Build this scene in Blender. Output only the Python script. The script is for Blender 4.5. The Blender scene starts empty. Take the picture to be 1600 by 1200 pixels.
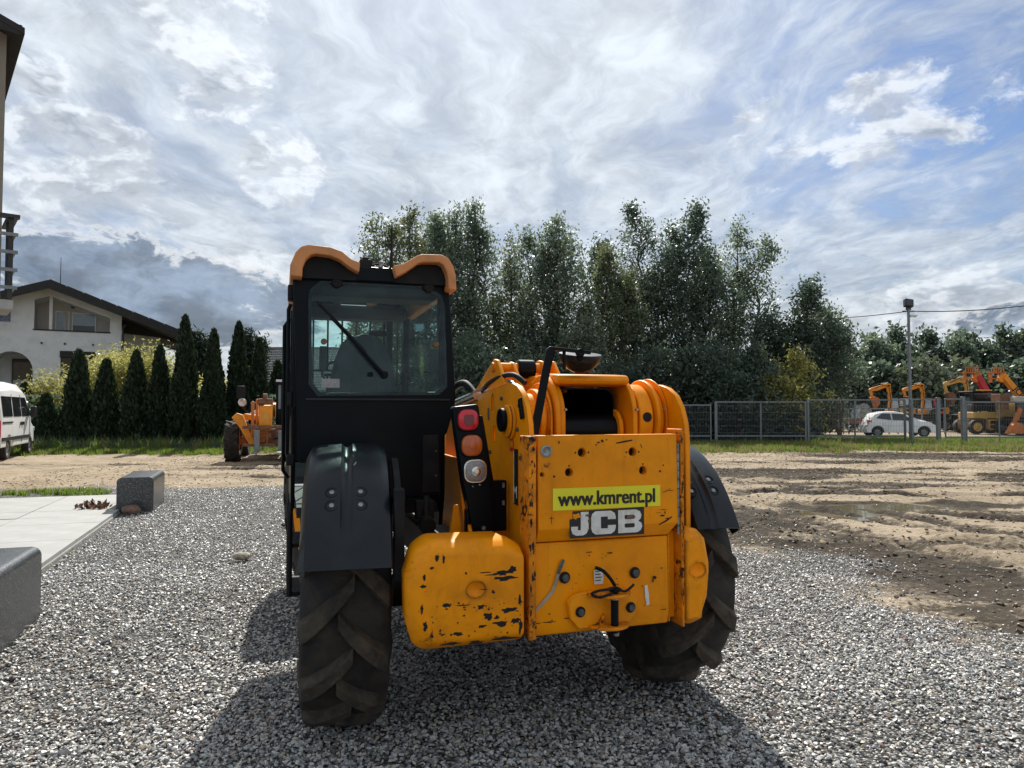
import bpy, bmesh, math, random
import numpy as np
from mathutils import Vector, Matrix, Euler
R = math.radians; PI = math.pi
S = bpy.context.scene
COL = S.collection
# ------------------------------------------------------------------ camera
cd = bpy.data.cameras.new('camera'); cam = bpy.data.objects.new('camera', cd); COL.objects.link(cam)
cd.lens = 24.98; cd.sensor_width = 36; cd.clip_start = .05; cd.clip_end = 6000
cam.location = (0, 0, 1.6); cam.rotation_euler = (R(90 + 2.064), 0, 0)
S.camera = cam
# ------------------------------------------------------------------ light
SUN_AZ, SUN_EL = -5.0, 43.0          # azimuth from +Y towards +X, elevation
sdir = Vector((math.sin(R(SUN_AZ)) * math.cos(R(SUN_EL)), math.cos(R(SUN_AZ)) * math.cos(R(SUN_EL)), math.sin(R(SUN_EL))))
sl = bpy.data.lights.new('sun', 'SUN'); sl.energy = 5.0; sl.angle = R(.55); sl.color = (1, .95, .86)
so = bpy.data.objects.new('sun', sl); COL.objects.link(so); so.location = (0, 20, 40)
so.rotation_euler = (-sdir).to_track_quat('-Z', 'Y').to_euler()
S.view_settings.view_transform = 'Standard'; S.view_settings.look = 'None'
S.view_settings.exposure = 0.50; S.view_settings.gamma = 1.0; S.view_settings.use_curve_mapping = False
S.cycles.max_bounces = 8; S.cycles.transparent_max_bounces = 24; S.cycles.use_denoising = True
S.cycles.sample_clamp_indirect = 6

# ------------------------------------------------------------------ node helper
class NT:
    def __init__(s, nt): s.t = nt; s.n = nt.nodes; s.l = nt.links
    def new(s, typ, **kw):
        n = s.n.new(typ)
        for k, v in kw.items(): setattr(n, k, v)
        return n
    def put(s, sock, v):
        if hasattr(v, 'is_output') or isinstance(v, bpy.types.NodeSocket): s.l.new(v, sock)
        elif v is not None:
            if isinstance(v, tuple) and len(v) == 3 and sock.type == 'RGBA': v = (*v, 1)
            sock.default_value = v
    def m(s, op, a, b=None, c=None, clamp=False):
        n = s.new('ShaderNodeMath', operation=op, use_clamp=clamp)
        s.put(n.inputs[0], a)
        if b is not None: s.put(n.inputs[1], b)
        if c is not None: s.put(n.inputs[2], c)
        return n.outputs[0]
    def vm(s, op, a, b=None, sc=None):
        n = s.new('ShaderNodeVectorMath', operation=op); s.put(n.inputs[0], a)
        if b is not None: s.put(n.inputs[1], b)
        if sc is not None: s.put(n.inputs['Scale'], sc)
        return n.outputs['Value'] if op in ('DOT_PRODUCT', 'LENGTH', 'DISTANCE') else n.outputs[0]
    def mix(s, f, a, b, bt='MIX'):
        n = s.new('ShaderNodeMix', data_type='RGBA', blend_type=bt)
        s.put(n.inputs[0], f); s.put(n.inputs[6], a); s.put(n.inputs[7], b); return n.outputs[2]
    def ramp(s, v, lo, hi, a=0., b=1., smooth=True):
        n = s.new('ShaderNodeMapRange'); n.interpolation_type = 'SMOOTHSTEP' if smooth else 'LINEAR'
        s.put(n.inputs[0], v); s.put(n.inputs[1], lo); s.put(n.inputs[2], hi); s.put(n.inputs[3], a); s.put(n.inputs[4], b)
        return n.outputs[0]
    def noise(s, vec, scale, detail=4, rough=.55, dist=0., col=False):
        n = s.new('ShaderNodeTexNoise'); s.put(n.inputs['Vector'], vec); s.put(n.inputs['Scale'], scale)
        s.put(n.inputs['Detail'], detail); s.put(n.inputs['Roughness'], rough); s.put(n.inputs['Distortion'], dist)
        return n.outputs['Color' if col else 'Fac']
    def vor(s, vec, scale, out='Distance', feature='F1'):
        n = s.new('ShaderNodeTexVoronoi', feature=feature); s.put(n.inputs['Vector'], vec); s.put(n.inputs['Scale'], scale)
        return n.outputs[out]
    def mapping(s, vec, loc=(0, 0, 0), rot=(0, 0, 0), sc=(1, 1, 1)):
        n = s.new('ShaderNodeMapping'); s.put(n.inputs[0], vec)
        n.inputs[1].default_value = loc; n.inputs[2].default_value = rot; n.inputs[3].default_value = sc; return n.outputs[0]

# ------------------------------------------------------------------ sky
def pixdir(u, v):
    a = (u - 800) / 1110; b = (600 - v) / 1110; t = R(2.064)
    return Vector((a, math.cos(t) - math.sin(t) * b, math.sin(t) + math.cos(t) * b)).normalized()
W = bpy.data.worlds.new('World'); S.world = W; W.use_nodes = True
w = NT(W.node_tree); w.n.clear()
sky = w.new('ShaderNodeTexSky', sky_type='NISHITA'); sky.sun_disc = False
sky.sun_elevation = R(SUN_EL); sky.sun_rotation = R(SUN_AZ); sky.air_density = 1.0; sky.dust_density = 1.2; sky.ozone_density = 2.0
tc = w.new('ShaderNodeTexCoord'); D = w.vm('NORMALIZE', tc.outputs['Generated'])
sp = w.new('ShaderNodeSeparateXYZ'); w.put(sp.inputs[0], D)
zc = w.m('MAXIMUM', sp.outputs[2], 0.0)
den = w.m('ADD', zc, .10)
pl = w.new('ShaderNodeCombineXYZ'); w.put(pl.inputs[0], w.m('DIVIDE', sp.outputs[0], den)); w.put(pl.inputs[1], w.m('DIVIDE', sp.outputs[1], den))
P = pl.outputs[0]
sund = w.m('MAXIMUM', w.vm('DOT_PRODUCT', D, tuple(sdir)), 0.0)
glow = w.m('POWER', sund, 7.0)
def blob(u, v, r0, r1, sx=1., sy=1.):      # soft patch of sky round one true direction; r in degrees
    d = pixdir(u, v); n = w.vm('SUBTRACT', D, tuple(d))
    n = w.vm('MULTIPLY', n, (sx, 1, sy)); l = w.vm('LENGTH', n)
    return w.ramp(l, R(r0), R(r1), 1., 0.)
def vmax(*a):
    o = a[0]
    for b in a[1:]: o = w.m('MAXIMUM', o, b)
    return o
# high streaky veil
wob = w.vm('SCALE', w.vm('SUBTRACT', w.noise(P, 1.3, 4, .55, 0, True), (.5, .5, .5)), sc=.55)
Pw = w.vm('ADD', P, wob)
Pm = w.mapping(Pw, rot=(0, 0, R(-32)), sc=(1.0, .42, 1))
ci = w.noise(Pm, 3.4, 7, .64, .3)
ci2 = w.noise(P, .8, 4, .5, .3)
ripple = w.noise(w.mapping(Pw, rot=(0, 0, R(50)), sc=(1, .5, 1)), 9.0, 5, .6, .2)
veil = w.ramp(w.m('ADD', w.m('MULTIPLY', ci, .65), w.m('MULTIPLY', ci2, .45)), .36, .66)
gap = vmax(blob(1470, 70, 5, 20, 1.0, 1.0), w.m('MULTIPLY', blob(1240, 150, 1, 9, 1.2, .7), .7), w.m('MULTIPLY', blob(1590, 400, 1, 11, 1, 1.5), .5), w.m('MULTIPLY', blob(140, 440, 4, 10, .8, 1.8), .5))
veil = w.m('ADD', w.m('MULTIPLY', veil, .34), .62)
veil = w.m('SUBTRACT', veil, w.m('MULTIPLY', gap, w.ramp(ci, .3, .68, .78, .22)), clamp=True)
front = w.ramp(sp.outputs[1], -.6, .5, 1.15, 1.)         # front-lit cloud behind the camera, raised to fill the machine's shaded rear
vb = w.m('ADD', w.m('MULTIPLY', glow, 2.1), w.m('ADD', w.ramp(ci, .32, .68, 2.9, 5.3), w.ramp(ripple, .32, .68, -.55, .65)))
veilc = w.vm('SCALE', (.90, .98, 1.06), sc=w.m('MULTIPLY', vb, front))
skyc = w.vm('SCALE', w.vm('MULTIPLY', sky.outputs[0], (.70, .83, 1.02)), sc=.74)
c1 = w.mix(veil, skyc, veilc)
# broken cumulus, small puffs and torn sheets
Q = w.mapping(D, sc=(1, 1, 1.75))
Qw = w.vm('ADD', Q, w.vm('SCALE', w.vm('SUBTRACT', w.noise(Q, 9, 4, .6, 0, True), (.5, .5, .5)), sc=.06))
def cum(off, sc, det=9): return w.noise(w.vm('ADD', Qw, off), sc, det, .60, .2)
def layer(c, off, sc, place, thr0, k, br, op):
    n0 = cum(off, sc, 7); n1 = cum(tuple(Vector(off) + Vector((-.004, .012, .04 * 4.6 / sc))), sc, 4)
    thr = w.m('SUBTRACT', thr0, w.m('MULTIPLY', place, k)); d = w.m('SUBTRACT', n0, thr)
    cov = w.ramp(d, -.03, .20); core = w.ramp(d, .06, .28); lit = w.ramp(w.m('SUBTRACT', n0, n1), -.07, .08)
    cb = w.m('ADD', w.m('MULTIPLY', lit, 3.3), w.m('SUBTRACT', br, w.m('MULTIPLY', core, 2.3))); cb = w.m('ADD', cb, w.m('MULTIPLY', glow, 1.3))
    cc = w.mix(w.m('MULTIPLY', core, w.m('SUBTRACT', 1.0, lit)), (.95, 1.0, 1.05), (.74, .90, 1.14))
    return w.mix(w.m('MULTIPLY', cov, op), c, w.vm('SCALE', cc, sc=w.m('MULTIPLY', cb, front)))
def ragged(m, off, sc=6.0, amt=1.1):      # tear the outline of a placed cloud
    n = w.m('ADD', w.noise(w.vm('ADD', Qw, off), sc, 7, .68, .3), 0.0)
    return w.m('MULTIPLY', w.ramp(w.m('ADD', m, w.m('MULTIPLY', w.m('SUBTRACT', n, .5), amt * 2)), .25, 1.0), w.ramp(m, .01, .22))
puffs = vmax(blob(80, 290, 4, 10, .75, 1.3), blob(440, 272, 2.0, 5.0), blob(320, 50, 3, 9.5), blob(1205, 225, 2.0, 5.2), blob(1400, 200, 2.2, 7.0, .8, 1), w.m('MULTIPLY', blob(1520, 470, 2, 8, .7, 1.2), .8), w.m('MULTIPLY', blob(50, 90, 1, 4.5), .8), w.m('MULTIPLY', blob(1560, 130, 1, 6, .6, 2.0), .7), w.m('MULTIPLY', blob(230, 340, 2, 8, .6, 1.8), .75), w.m('MULTIPLY', blob(430, 400, 2, 9, .6, 1.6), .8))
low = w.ramp(sp.outputs[2], .04, .30, .95, .25)
c2 = layer(c1, (7.7, 2.2, 5.4), 9.0, low, .70, .28, 3.6, .60)
c2 = layer(c2, (3.1, 1.7, .4), 9.5, ragged(puffs, (5.5, 8.1, 2.3)), .72, .32, 4.4, .88)
# grey-blue bank low on the left, torn, with a bright rim
bank = vmax(blob(120, 455, 3.5, 9.5, .66, 1.7), w.m('MULTIPLY', blob(330, 462, 2, 6.5, .8, 1.4), .85), w.m('MULTIPLY', blob(450, 480, 1, 5, .7, 1.6), .7), w.m('MULTIPLY', blob(1585, 500, 1, 6.5, .6, 2.2), .65))
bn = w.noise(w.vm('ADD', Qw, (9.2, 4.4, 1.1)), 9., 6, .62, .3)
bk = ragged(bank, (2.2, 6.1, 7.3), 7.0, 1.5)
rim = w.m('MULTIPLY', w.ramp(bk, .02, .25), w.ramp(bk, .28, .62, 1., 0.))
bc = w.vm('SCALE', (.68, .87, 1.16), sc=w.ramp(bn, .34, .64, 3.5, 1.35))
c3 = w.mix(w.m('MULTIPLY', w.ramp(bk, .15, .75), .85), c2, bc)
c3 = w.mix(w.m('MULTIPLY', rim, .55), c3, (6.0, 6.1, 6.2))
below = w.ramp(sp.outputs[2], -.02, .0)
c4 = w.mix(below, (1.2, 1.2, 1.15), c3)
bg = w.new('ShaderNodeBackground'); w.put(bg.inputs[0], c4); bg.inputs[1].default_value = .1
wo = w.new('ShaderNodeOutputWorld'); w.l.new(bg.outputs[0], wo.inputs[0])

# ------------------------------------------------------------------ materials
MATS = {}
def mat(name, col, rough=.6, var=.15, scale=8., metal=0., bump=0., bscale=40., dirt=None, spec=.5, chips=None, coat=0., edge=0.):
    """procedural paint / stone / metal: tone variation, optional dirt (col, amount, scale), chips (col, threshold, scale), bump"""
    m = bpy.data.materials.new(name); m.use_nodes = True; t = NT(m.node_tree); b = t.n['Principled BSDF']
    tc = t.new('ShaderNodeTexCoord'); o = tc.outputs['Object']
    n = t.noise(o, scale, 5, .6)
    c = t.mix(t.ramp(n, .25, .75), tuple(x * (1 - var) for x in col), tuple(min(1, x * (1 + var)) for x in col))
    r = rough
    if dirt:
        dm = t.ramp(t.noise(o, dirt[2], 6, .65, .4), .5 - dirt[1] * .35, .75 - dirt[1] * .1)
        dm = t.m('MULTIPLY', dm, min(1, dirt[1] + .25)); c = t.mix(dm, c, dirt[0]); r = t.ramp(dm, 0, 1, rough, max(rough, .8))
    if chips:
        k = t.noise(o, chips[2], 7, .72, .6); k2 = t.noise(o, chips[2] * .22, 3, .5)
        kk = t.m('ADD', k, t.m('MULTIPLY', t.m('SUBTRACT', k2, .5), .5)); c = t.mix(t.ramp(kk, chips[1] - .09, chips[1] + .005, 0, .75), c, (.22, .065, .006))
        sv = t.mapping(o, sc=(1., 1., .12)); gr_ = t.ramp(t.noise(sv, 22, 5, .65), .52, .82, 0, .34); c = t.mix(gr_, c, (.40, .11, .003))
        cm = t.ramp(t.m('ADD', k, t.m('MULTIPLY', t.m('SUBTRACT', k2, .5), .5)), chips[1], chips[1] + .012); c = t.mix(cm, c, chips[0])
    if edge:
        bv = t.new('ShaderNodeBevel'); bv.samples = 4; bv.inputs['Radius'].default_value = edge; ge = t.new('ShaderNodeNewGeometry')
        dt = t.vm('DOT_PRODUCT', bv.outputs[0], ge.outputs['Normal']); em = t.m('SUBTRACT', 1.0, dt)
        ek = t.m('ADD', t.m('MULTIPLY', t.ramp(em, .01, .16), .40), t.m('MULTIPLY', t.noise(o, 32, 6, .7, .5), .8)); ek = t.m('ADD', ek, t.m('MULTIPLY', t.m('SUBTRACT', t.noise(o, 4, 3), .5), .45))
        c = t.mix(t.ramp(ek, .60, .68, 0, .8), c, (.20, .06, .006)); c = t.mix(t.ramp(ek, .67, .69), c, (.014, .013, .013))
    t.put(b.inputs['Base Color'], c); t.put(b.inputs['Roughness'], r); t.put(b.inputs['Metallic'], metal)
    b.inputs['Specular IOR Level'].default_value = spec; b.inputs['Coat Weight'].default_value = coat
    if bump:
        bn = t.new('ShaderNodeBump'); bn.inputs['Strength'].default_value = bump; bn.inputs['Distance'].default_value = .01
        t.put(bn.inputs['Height'], t.noise(o, bscale, 6, .6)); t.l.new(bn.outputs[0], b.inputs['Normal'])
    MATS[name] = m; return m
def glassmat(name, tint, gloss=.09, rough=.02):
    m = bpy.data.materials.new(name); m.use_nodes = True; t = NT(m.node_tree); t.n.remove(t.n['Principled BSDF'])
    tr = t.new('ShaderNodeBsdfTransparent'); tr.inputs[0].default_value = (*tint, 1)
    gl = t.new('ShaderNodeBsdfGlossy'); gl.inputs[1].default_value = rough; gl.inputs[0].default_value = (.9, .95, 1, 1)
    df = t.new('ShaderNodeBsdfDiffuse'); df.inputs[0].default_value = (.35, .38, .38, 1)
    tc = t.new('ShaderNodeTexCoord'); dust = t.ramp(t.noise(tc.outputs['Object'], 3, 6, .7), .40, .85, .0, .022)
    lw = t.new('ShaderNodeLayerWeight'); lw.inputs[0].default_value = .35
    mx = t.new('ShaderNodeMixShader'); t.put(mx.inputs[0], t.m('ADD', t.m('MULTIPLY', lw.outputs['Fresnel'], .35), gloss)); t.l.new(tr.outputs[0], mx.inputs[1]); t.l.new(gl.outputs[0], mx.inputs[2])
    m2 = t.new('ShaderNodeMixShader'); t.put(m2.inputs[0], dust); t.l.new(mx.outputs[0], m2.inputs[1]); t.l.new(df.outputs[0], m2.inputs[2])
    t.l.new(m2.outputs[0], t.n['Material Output'].inputs[0]); MATS[name] = m; return m
def leafmat(name, col, trans, tcol, rough=.45):
    m = bpy.data.materials.new(name); m.use_nodes = True; t = NT(m.node_tree); b = t.n['Principled BSDF']
    g = t.new('ShaderNodeNewGeometry'); rnd = g.outputs['Random Per Island']
    tc = t.new('ShaderNodeTexCoord'); n = t.noise(tc.outputs['Object'], .55, 3, .6)
    f = t.m('ADD', t.m('MULTIPLY', rnd, .55), t.m('MULTIPLY', n, .6))
    c = t.mix(t.ramp(f, .2, 1.), tuple(x * .42 for x in col), tuple(x * 1.75 for x in col))
    t.put(b.inputs['Base Color'], c); b.inputs['Roughness'].default_value = rough; b.inputs['Specular IOR Level'].default_value = .4
    tl = t.new('ShaderNodeBsdfTranslucent'); t.put(tl.inputs[0], t.mix(t.ramp(f, .2, 1.), tuple(x * .7 for x in tcol), tuple(x * 1.2 for x in tcol)))
    mx = t.new('ShaderNodeMixShader'); mx.inputs[0].default_value = trans; t.l.new(b.outputs[0], mx.inputs[1]); t.l.new(tl.outputs[0], mx.inputs[2])
    t.l.new(mx.outputs[0], t.n['Material Output'].inputs[0]); MATS[name] = m; return m

YEL = (.95, .315, .0008)
mat('yellow', YEL, .38, .10, 2.2, dirt=((.46, .15, .005), .20, 3.), chips=((.012, .012, .014), .80, 14.), spec=.22, edge=.012, bump=.04, bscale=6)
mat('yellow_worn', YEL, .42, .10, 2.2, dirt=((.42, .13, .004), .26, 4.), chips=((.012, .011, .012), .735, 9.), spec=.22, edge=.03, bump=.06, bscale=7)
mat('yellow_edge', (.86, .27, .004), .5, .15, 3., spec=.25, dirt=((.26, .10, .015), .4, 8.), chips=((.012, .011, .012), .60, 26.), bump=.1, bscale=30)
mat('yellow_far', (.86, .30, .008), .5, .2, 2., dirt=((.2, .1, .03), .3, 2.))
mat('yellow_pale', (.62, .40, .10), .55, .2, 2., dirt=((.25, .15, .06), .4, 2.))
mat('orange_far', (.62, .17, .02), .55, .2, 2., dirt=((.15, .07, .03), .4, 2.))
mat('red_far', (.42, .015, .03), .5, .2, 2.)
mat('visor', (.66, .27, .09), .5, .10, 5., dirt=((.30, .16, .08), .25, 6.))
mat('black_paint', (.0025, .005, .008), .36, .25, 3., dirt=((.012, .013, .014), .10, 4.), spec=.14)
mat('cab_liner', (.018, .02, .024), .7, .2, 6.)
mat('black_matt', (.008, .009, .011), .65, .3, 8., dirt=((.03, .027, .025), .18, 8.), spec=.25)
mat('plastic', (.008, .011, .015), .28, .2, 4., bump=.10, bscale=160, dirt=((.025, .026, .027), .22, 5.), spec=.32)
mat('rubber', (.011, .011, .012), .8, .3, 14., bump=.5, bscale=30, dirt=((.060, .046, .031), .40, 7.))
mat('lugs', (.016, .015, .014), .85, .3, 12., bump=.8, bscale=40, dirt=((.095, .072, .048), .55, 9.))
mat('steel', (.32, .33, .34), .42, .2, 20., metal=.9, dirt=((.1, .08, .06), .3, 30.))
mat('chrome', (.7, .7, .7), .18, .05, 5., metal=1.)
mat('bolt', (.11, .13, .14), .5, .3, 40., metal=.6, dirt=((.06, .05, .04), .4, 60.))
mat('hole', (.006, .006, .006), .8, .1, 5.)
mat('red_lens', (.62, .012, .03), .16, .15, 60., spec=.7)
mat('red_lens_dark', (.16, .006, .02), .2, .15, 80., spec=.7)
mat('amber_lens', (.50, .11, .02), .2, .15, 60., spec=.7)
mat('clear_lens', (.27, .27, .27), .18, .25, 120., spec=.8, metal=.25, bump=.4, bscale=90)
mat('sticker_yellow', (.78, .72, .02), .45, .05, 6.)
mat('sticker_white', (.72, .72, .70), .5, .08, 20., dirt=((.3, .22, .12), .25, 14.))
mat('sticker_black', (.012, .012, .014), .5, .2, 10.)
mat('sticker_red', (.55, .02, .03), .5, .1, 10.)
mat('seat', (.055, .062, .075), .85, .15, 12., bump=.1, bscale=200)
mat('granite', (.085, .092, .10), .3, .1, 3., spec=.5)
mat('render_white', (.66, .67, .68), .85, .06, 1.2, bump=.1, bscale=25, dirt=((.42, .42, .41), .2, 1.3))
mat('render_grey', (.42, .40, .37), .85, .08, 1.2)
mat('render_brown', (.24, .21, .17), .85, .10, 1.5, bump=.2, bscale=30)
mat('dark_wood', (.018, .016, .016), .75, .3, 5.)
mat('frame_dark', (.02, .02, .022), .5, .2, 8.)
mat('window_dark', (.018, .02, .024), .08, .2, 2., spec=.6)
mat('window_sky', (.20, .26, .29), .12, .2, .8, spec=.7)
mat('curtain', (.14, .18, .25), .7, .35, 9.)
mat('white_paint', (.86, .87, .88), .3, .03, 3., coat=.3, dirt=((.5, .48, .45), .12, 2.))
mat('galv', (.20, .215, .225), .5, .15, 6., metal=.5)
mat('concrete', (.36, .35, .33), .9, .15, 6., bump=.3, bscale=40)
mat('rock', (.34, .30, .24), .9, .35, 14., bump=.6, bscale=30)
mat('rock_brown', (.17, .10, .07), .9, .4, 14., bump=.6, bscale=30)
mat('bark', (.075, .062, .05), .95, .35, 9., bump=.6, bscale=18)
mat('bark_pale', (.24, .23, .21), .9, .35, 5., bump=.4, bscale=18)
mat('headlamp', (.55, .56, .58), .1, .2, 40., metal=.4)
mat('rust', (.17, .085, .05), .85, .4, 10., bump=.3)
mat('slab', (.33, .335, .33), .8, .10, 2.5, bump=.15, bscale=60, dirt=((.30, .28, .25), .25, 1.6))
glassmat('glass', (.86, .955, .94), .0)
glassmat('glass_far', (.25, .32, .33), .25)
leafmat('leaf_willow', (.105, .140, .115), .44, (.22, .29, .18), .33)
leafmat('leaf_mid', (.095, .115, .075), .42, (.21, .25, .11), .36)
leafmat('leaf_dark', (.066, .094, .078), .40, (.14, .20, .12), .36)
leafmat('leaf_silver', (.13, .16, .12), .28, (.16, .2, .1))
leafmat('leaf_yellow', (.26, .25, .085), .5, (.50, .48, .14))
leafmat('leaf_thuja', (.016, .033, .016), .12, (.04, .08, .02), .6)
leafmat('leaf_pine', (.022, .040, .026), .15, (.04, .07, .03), .6)
leafmat('grass', (.085, .125, .028), .45, (.20, .30, .04), .6)
leafmat('grass_dry', (.20, .17, .08), .4, (.28, .24, .1), .7)
# speckled polished granite
def granite():
    m = MATS['granite']; t = NT(m.node_tree); b = t.n['Principled BSDF']
    tc = t.new('ShaderNodeTexCoord'); o = tc.outputs['Object']
    v = t.vor(o, 150, 'Color'); s = t.new('ShaderNodeSeparateColor'); t.put(s.inputs[0], v)
    n = t.noise(o, 60, 4, .7)
    c = t.mix(t.ramp(t.m('ADD', t.m('MULTIPLY', s.outputs[0], .7), t.m('MULTIPLY', n, .5)), .30, .95), (.008, .010, .012), (.075, .083, .09))
    c = t.mix(t.ramp(s.outputs[1], .93, .97), c, (.26, .27, .28)); t.put(b.inputs['Base Color'], c); b.inputs['Roughness'].default_value = .28
granite()
# roof tiles of the far house: rows of small waves
def tilemat():
    m = mat('roof_tiles', (.10, .105, .11), .55, .2, 3.); t = NT(m.node_tree); b = t.n['Principled BSDF']
    tc = t.new('ShaderNodeTexCoord'); sx = t.new('ShaderNodeSeparateXYZ'); t.put(sx.inputs[0], tc.outputs['Object'])
    a = t.m('SINE', t.m('MULTIPLY', sx.outputs[0], 2 * PI / .30)); c = t.m('FRACT', t.m('MULTIPLY', sx.outputs[1], 1 / .34))
    bn = t.new('ShaderNodeBump'); bn.inputs['Strength'].default_value = 1; bn.inputs['Distance'].default_value = .12
    t.put(bn.inputs['Height'], t.m('ADD', t.m('MULTIPLY', a, .35), c)); t.l.new(bn.outputs[0], b.inputs['Normal'])
tilemat()

# ------------------------------------------------------------------ mesh helpers
class MB:
    def __init__(s): s.v = []; s.f = []
    def add(s, vs, fs):
        k = len(s.v); s.v += [tuple(v) for v in vs]; s.f += [tuple(i + k for i in f) for f in fs]; return s
    def box(s, x0, x1, y0, y1, z0, z1, rot=None, piv=None):
        vs = [Vector((x, y, z)) for x in (x0, x1) for y in (y0, y1) for z in (z0, z1)]
        if rot: 
            p = Vector(piv or ((x0 + x1) / 2, (y0 + y1) / 2, (z0 + z1) / 2)); q = Euler(rot).to_matrix(); vs = [q @ (v - p) + p for v in vs]
        return s.add(vs, [(0, 1, 3, 2), (4, 6, 7, 5), (0, 4, 5, 1), (2, 3, 7, 6), (0, 2, 6, 4), (1, 5, 7, 3)])
    def prism(s, pts, a, b, ax='x'):
        """polygon pts extruded from a to b along ax; pts are (y,z) for x, (x,z) for y, (x,y) for z"""
        f = {'x': lambda p, t: (t, p[0], p[1]), 'y': lambda p, t: (p[0], t, p[1]), 'z': lambda p, t: (p[0], p[1], t)}[ax]
        n = len(pts); vs = [f(p, a) for p in pts] + [f(p, b) for p in pts]
        return s.add(vs, [tuple(range(n)), tuple(range(2 * n - 1, n - 1, -1))] + [(i, n + i, n + (i + 1) % n, (i + 1) % n) for i in range(n)])
    def loft(s, rings, cap=True, closed=True):
        n = len(rings[0]); vs = [p for r in rings for p in r]; fs = []
        for j in range(len(rings) - 1):
            for i in range(n if closed else n - 1):
                a, b = j * n + i, j * n + (i + 1) % n; fs.append((a, b, b + n, a + n))
        if cap and closed: fs += [tuple(range(n - 1, -1, -1)), tuple(range((len(rings) - 1) * n, len(rings) * n))]
        return s.add(vs, fs)
    def tube(s, pts, r, n=8, cap=True):
        pts = [Vector(p) for p in pts]; rs = r if isinstance(r, (list, tuple)) else [r] * len(pts); rings = []
        up = None
        for i, p in enumerate(pts):
            d = (pts[min(i + 1, len(pts) - 1)] - pts[max(i - 1, 0)]).normalized()
            if up is None: up = Vector((0, 0, 1)) if abs(d.z) < .9 else Vector((1, 0, 0))
            a = d.cross(up).normalized(); b = d.cross(a).normalized(); up = -b if b.length else up
            up = a.cross(d).normalized()
            rings.append([p + a * (rs[i] * math.cos(2 * PI * k / n)) + up * (rs[i] * math.sin(2 * PI * k / n)) for k in range(n)])
        return s.loft(rings, cap)
    def cyl(s, p0, p1, r, n=16, r1=None): return s.tube([p0, p1], [r, r if r1 is None else r1], n)
    def lathe(s, prof, n=24, ax='x', c=(0, 0, 0), closed=False):
        """prof: (t along axis, radius)"""
        rings = []
        for k in range(n):
            a = 2 * PI * k / n
            rings.append([{'x': (c[0] + t, c[1] + r * math.cos(a), c[2] + r * math.sin(a)), 'y': (c[0] + r * math.cos(a), c[1] + t, c[2] + r * math.sin(a)),
                           'z': (c[0] + r * math.cos(a), c[1] + r * math.sin(a), c[2] + t)}[ax] for t, r in prof])
        m = len(prof); vs = [p for r in rings for p in r]; fs = []
        for k in range(n):
            for i in range(m if closed else m - 1):
                a, b = k * m + i, k * m + (i + 1) % m; c_, d = ((k + 1) % n) * m + (i + 1) % m, ((k + 1) % n) * m + i; fs.append((a, b, c_, d))
        return s.add(vs, fs)
    def xf(s, M):
        s.v = [tuple(M @ Vector(v)) for v in s.v]; return s
    def mesh(s, name):
        me = bpy.data.meshes.new(name); me.from_pydata(s.v, [], s.f); 
        bm = bmesh.new(); bm.from_mesh(me); bmesh.ops.recalc_face_normals(bm, faces=bm.faces); bm.to_mesh(me); bm.free(); me.update(); return me
def build(name, mb, m, parent=None, bev=0, seg=2, smooth=False, loc=(0, 0, 0), rot=(0, 0, 0)):
    me = mb.mesh(name) if isinstance(mb, MB) else mb
    if m and not me.materials: me.materials.append(MATS[m])
    o = bpy.data.objects.new(name, me); COL.objects.link(o); o.parent = parent; o.location = loc; o.rotation_euler = rot
    if smooth or bev:
        me.polygons.foreach_set('use_smooth', [True] * len(me.polygons))
        if bev:
            b = o.modifiers.new('bevel', 'BEVEL'); b.width = bev; b.segments = seg; b.limit_method = 'ANGLE'; b.angle_limit = R(28); b.harden_normals = False
        me.set_sharp_from_angle(angle=R(40))
    return o
def cut(o, *cutters):
    """real openings: boolean the cutter meshes out of o, bake the result"""
    tmp = []
    for c in cutters:
        k = bpy.data.objects.new('cutter', c.mesh('cutter')); COL.objects.link(k); tmp.append(k); k.parent = o.parent; k.location = o.location; k.rotation_euler = o.rotation_euler
        b = o.modifiers.new('cut', 'BOOLEAN'); b.object = k; b.operation = 'DIFFERENCE'; b.solver = 'EXACT'
        # openings first, bevel afterwards
        bpy.context.view_layer.update()
    bevs = [(m.width, m.segments) for m in o.modifiers if m.type == 'BEVEL']
    for m in [m for m in o.modifiers if m.type == 'BEVEL']: o.modifiers.remove(m)
    dg = bpy.context.evaluated_depsgraph_get(); me = bpy.data.meshes.new_from_object(o.evaluated_get(dg))
    old = o.data; o.modifiers.clear(); o.data = me; me.name = old.name
    for k in tmp: bpy.data.objects.remove(k)
    for w_, s_ in bevs:
        b = o.modifiers.new('bevel', 'BEVEL'); b.width = w_; b.segments = s_; b.limit_method = 'ANGLE'; b.angle_limit = R(28)
    me.set_sharp_from_angle(angle=R(40))
    return o
def empty(name, loc=(0, 0, 0), rz=0.):
    o = bpy.data.objects.new(name, None); COL.objects.link(o); o.location = loc; o.rotation_euler = (0, 0, rz); o.empty_display_size = .2; return o
def tag(o, label, cat, group=None):
    o['label'] = label; o['category'] = cat
    if group: o['group'] = group
    return o
def kind(o, k): o['kind'] = k; return o
def copy_tree(o, parent=None):
    c = o.copy(); COL.objects.link(c); c.parent = parent
    for ch in o.children: copy_tree(ch, c)
    return c
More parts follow.
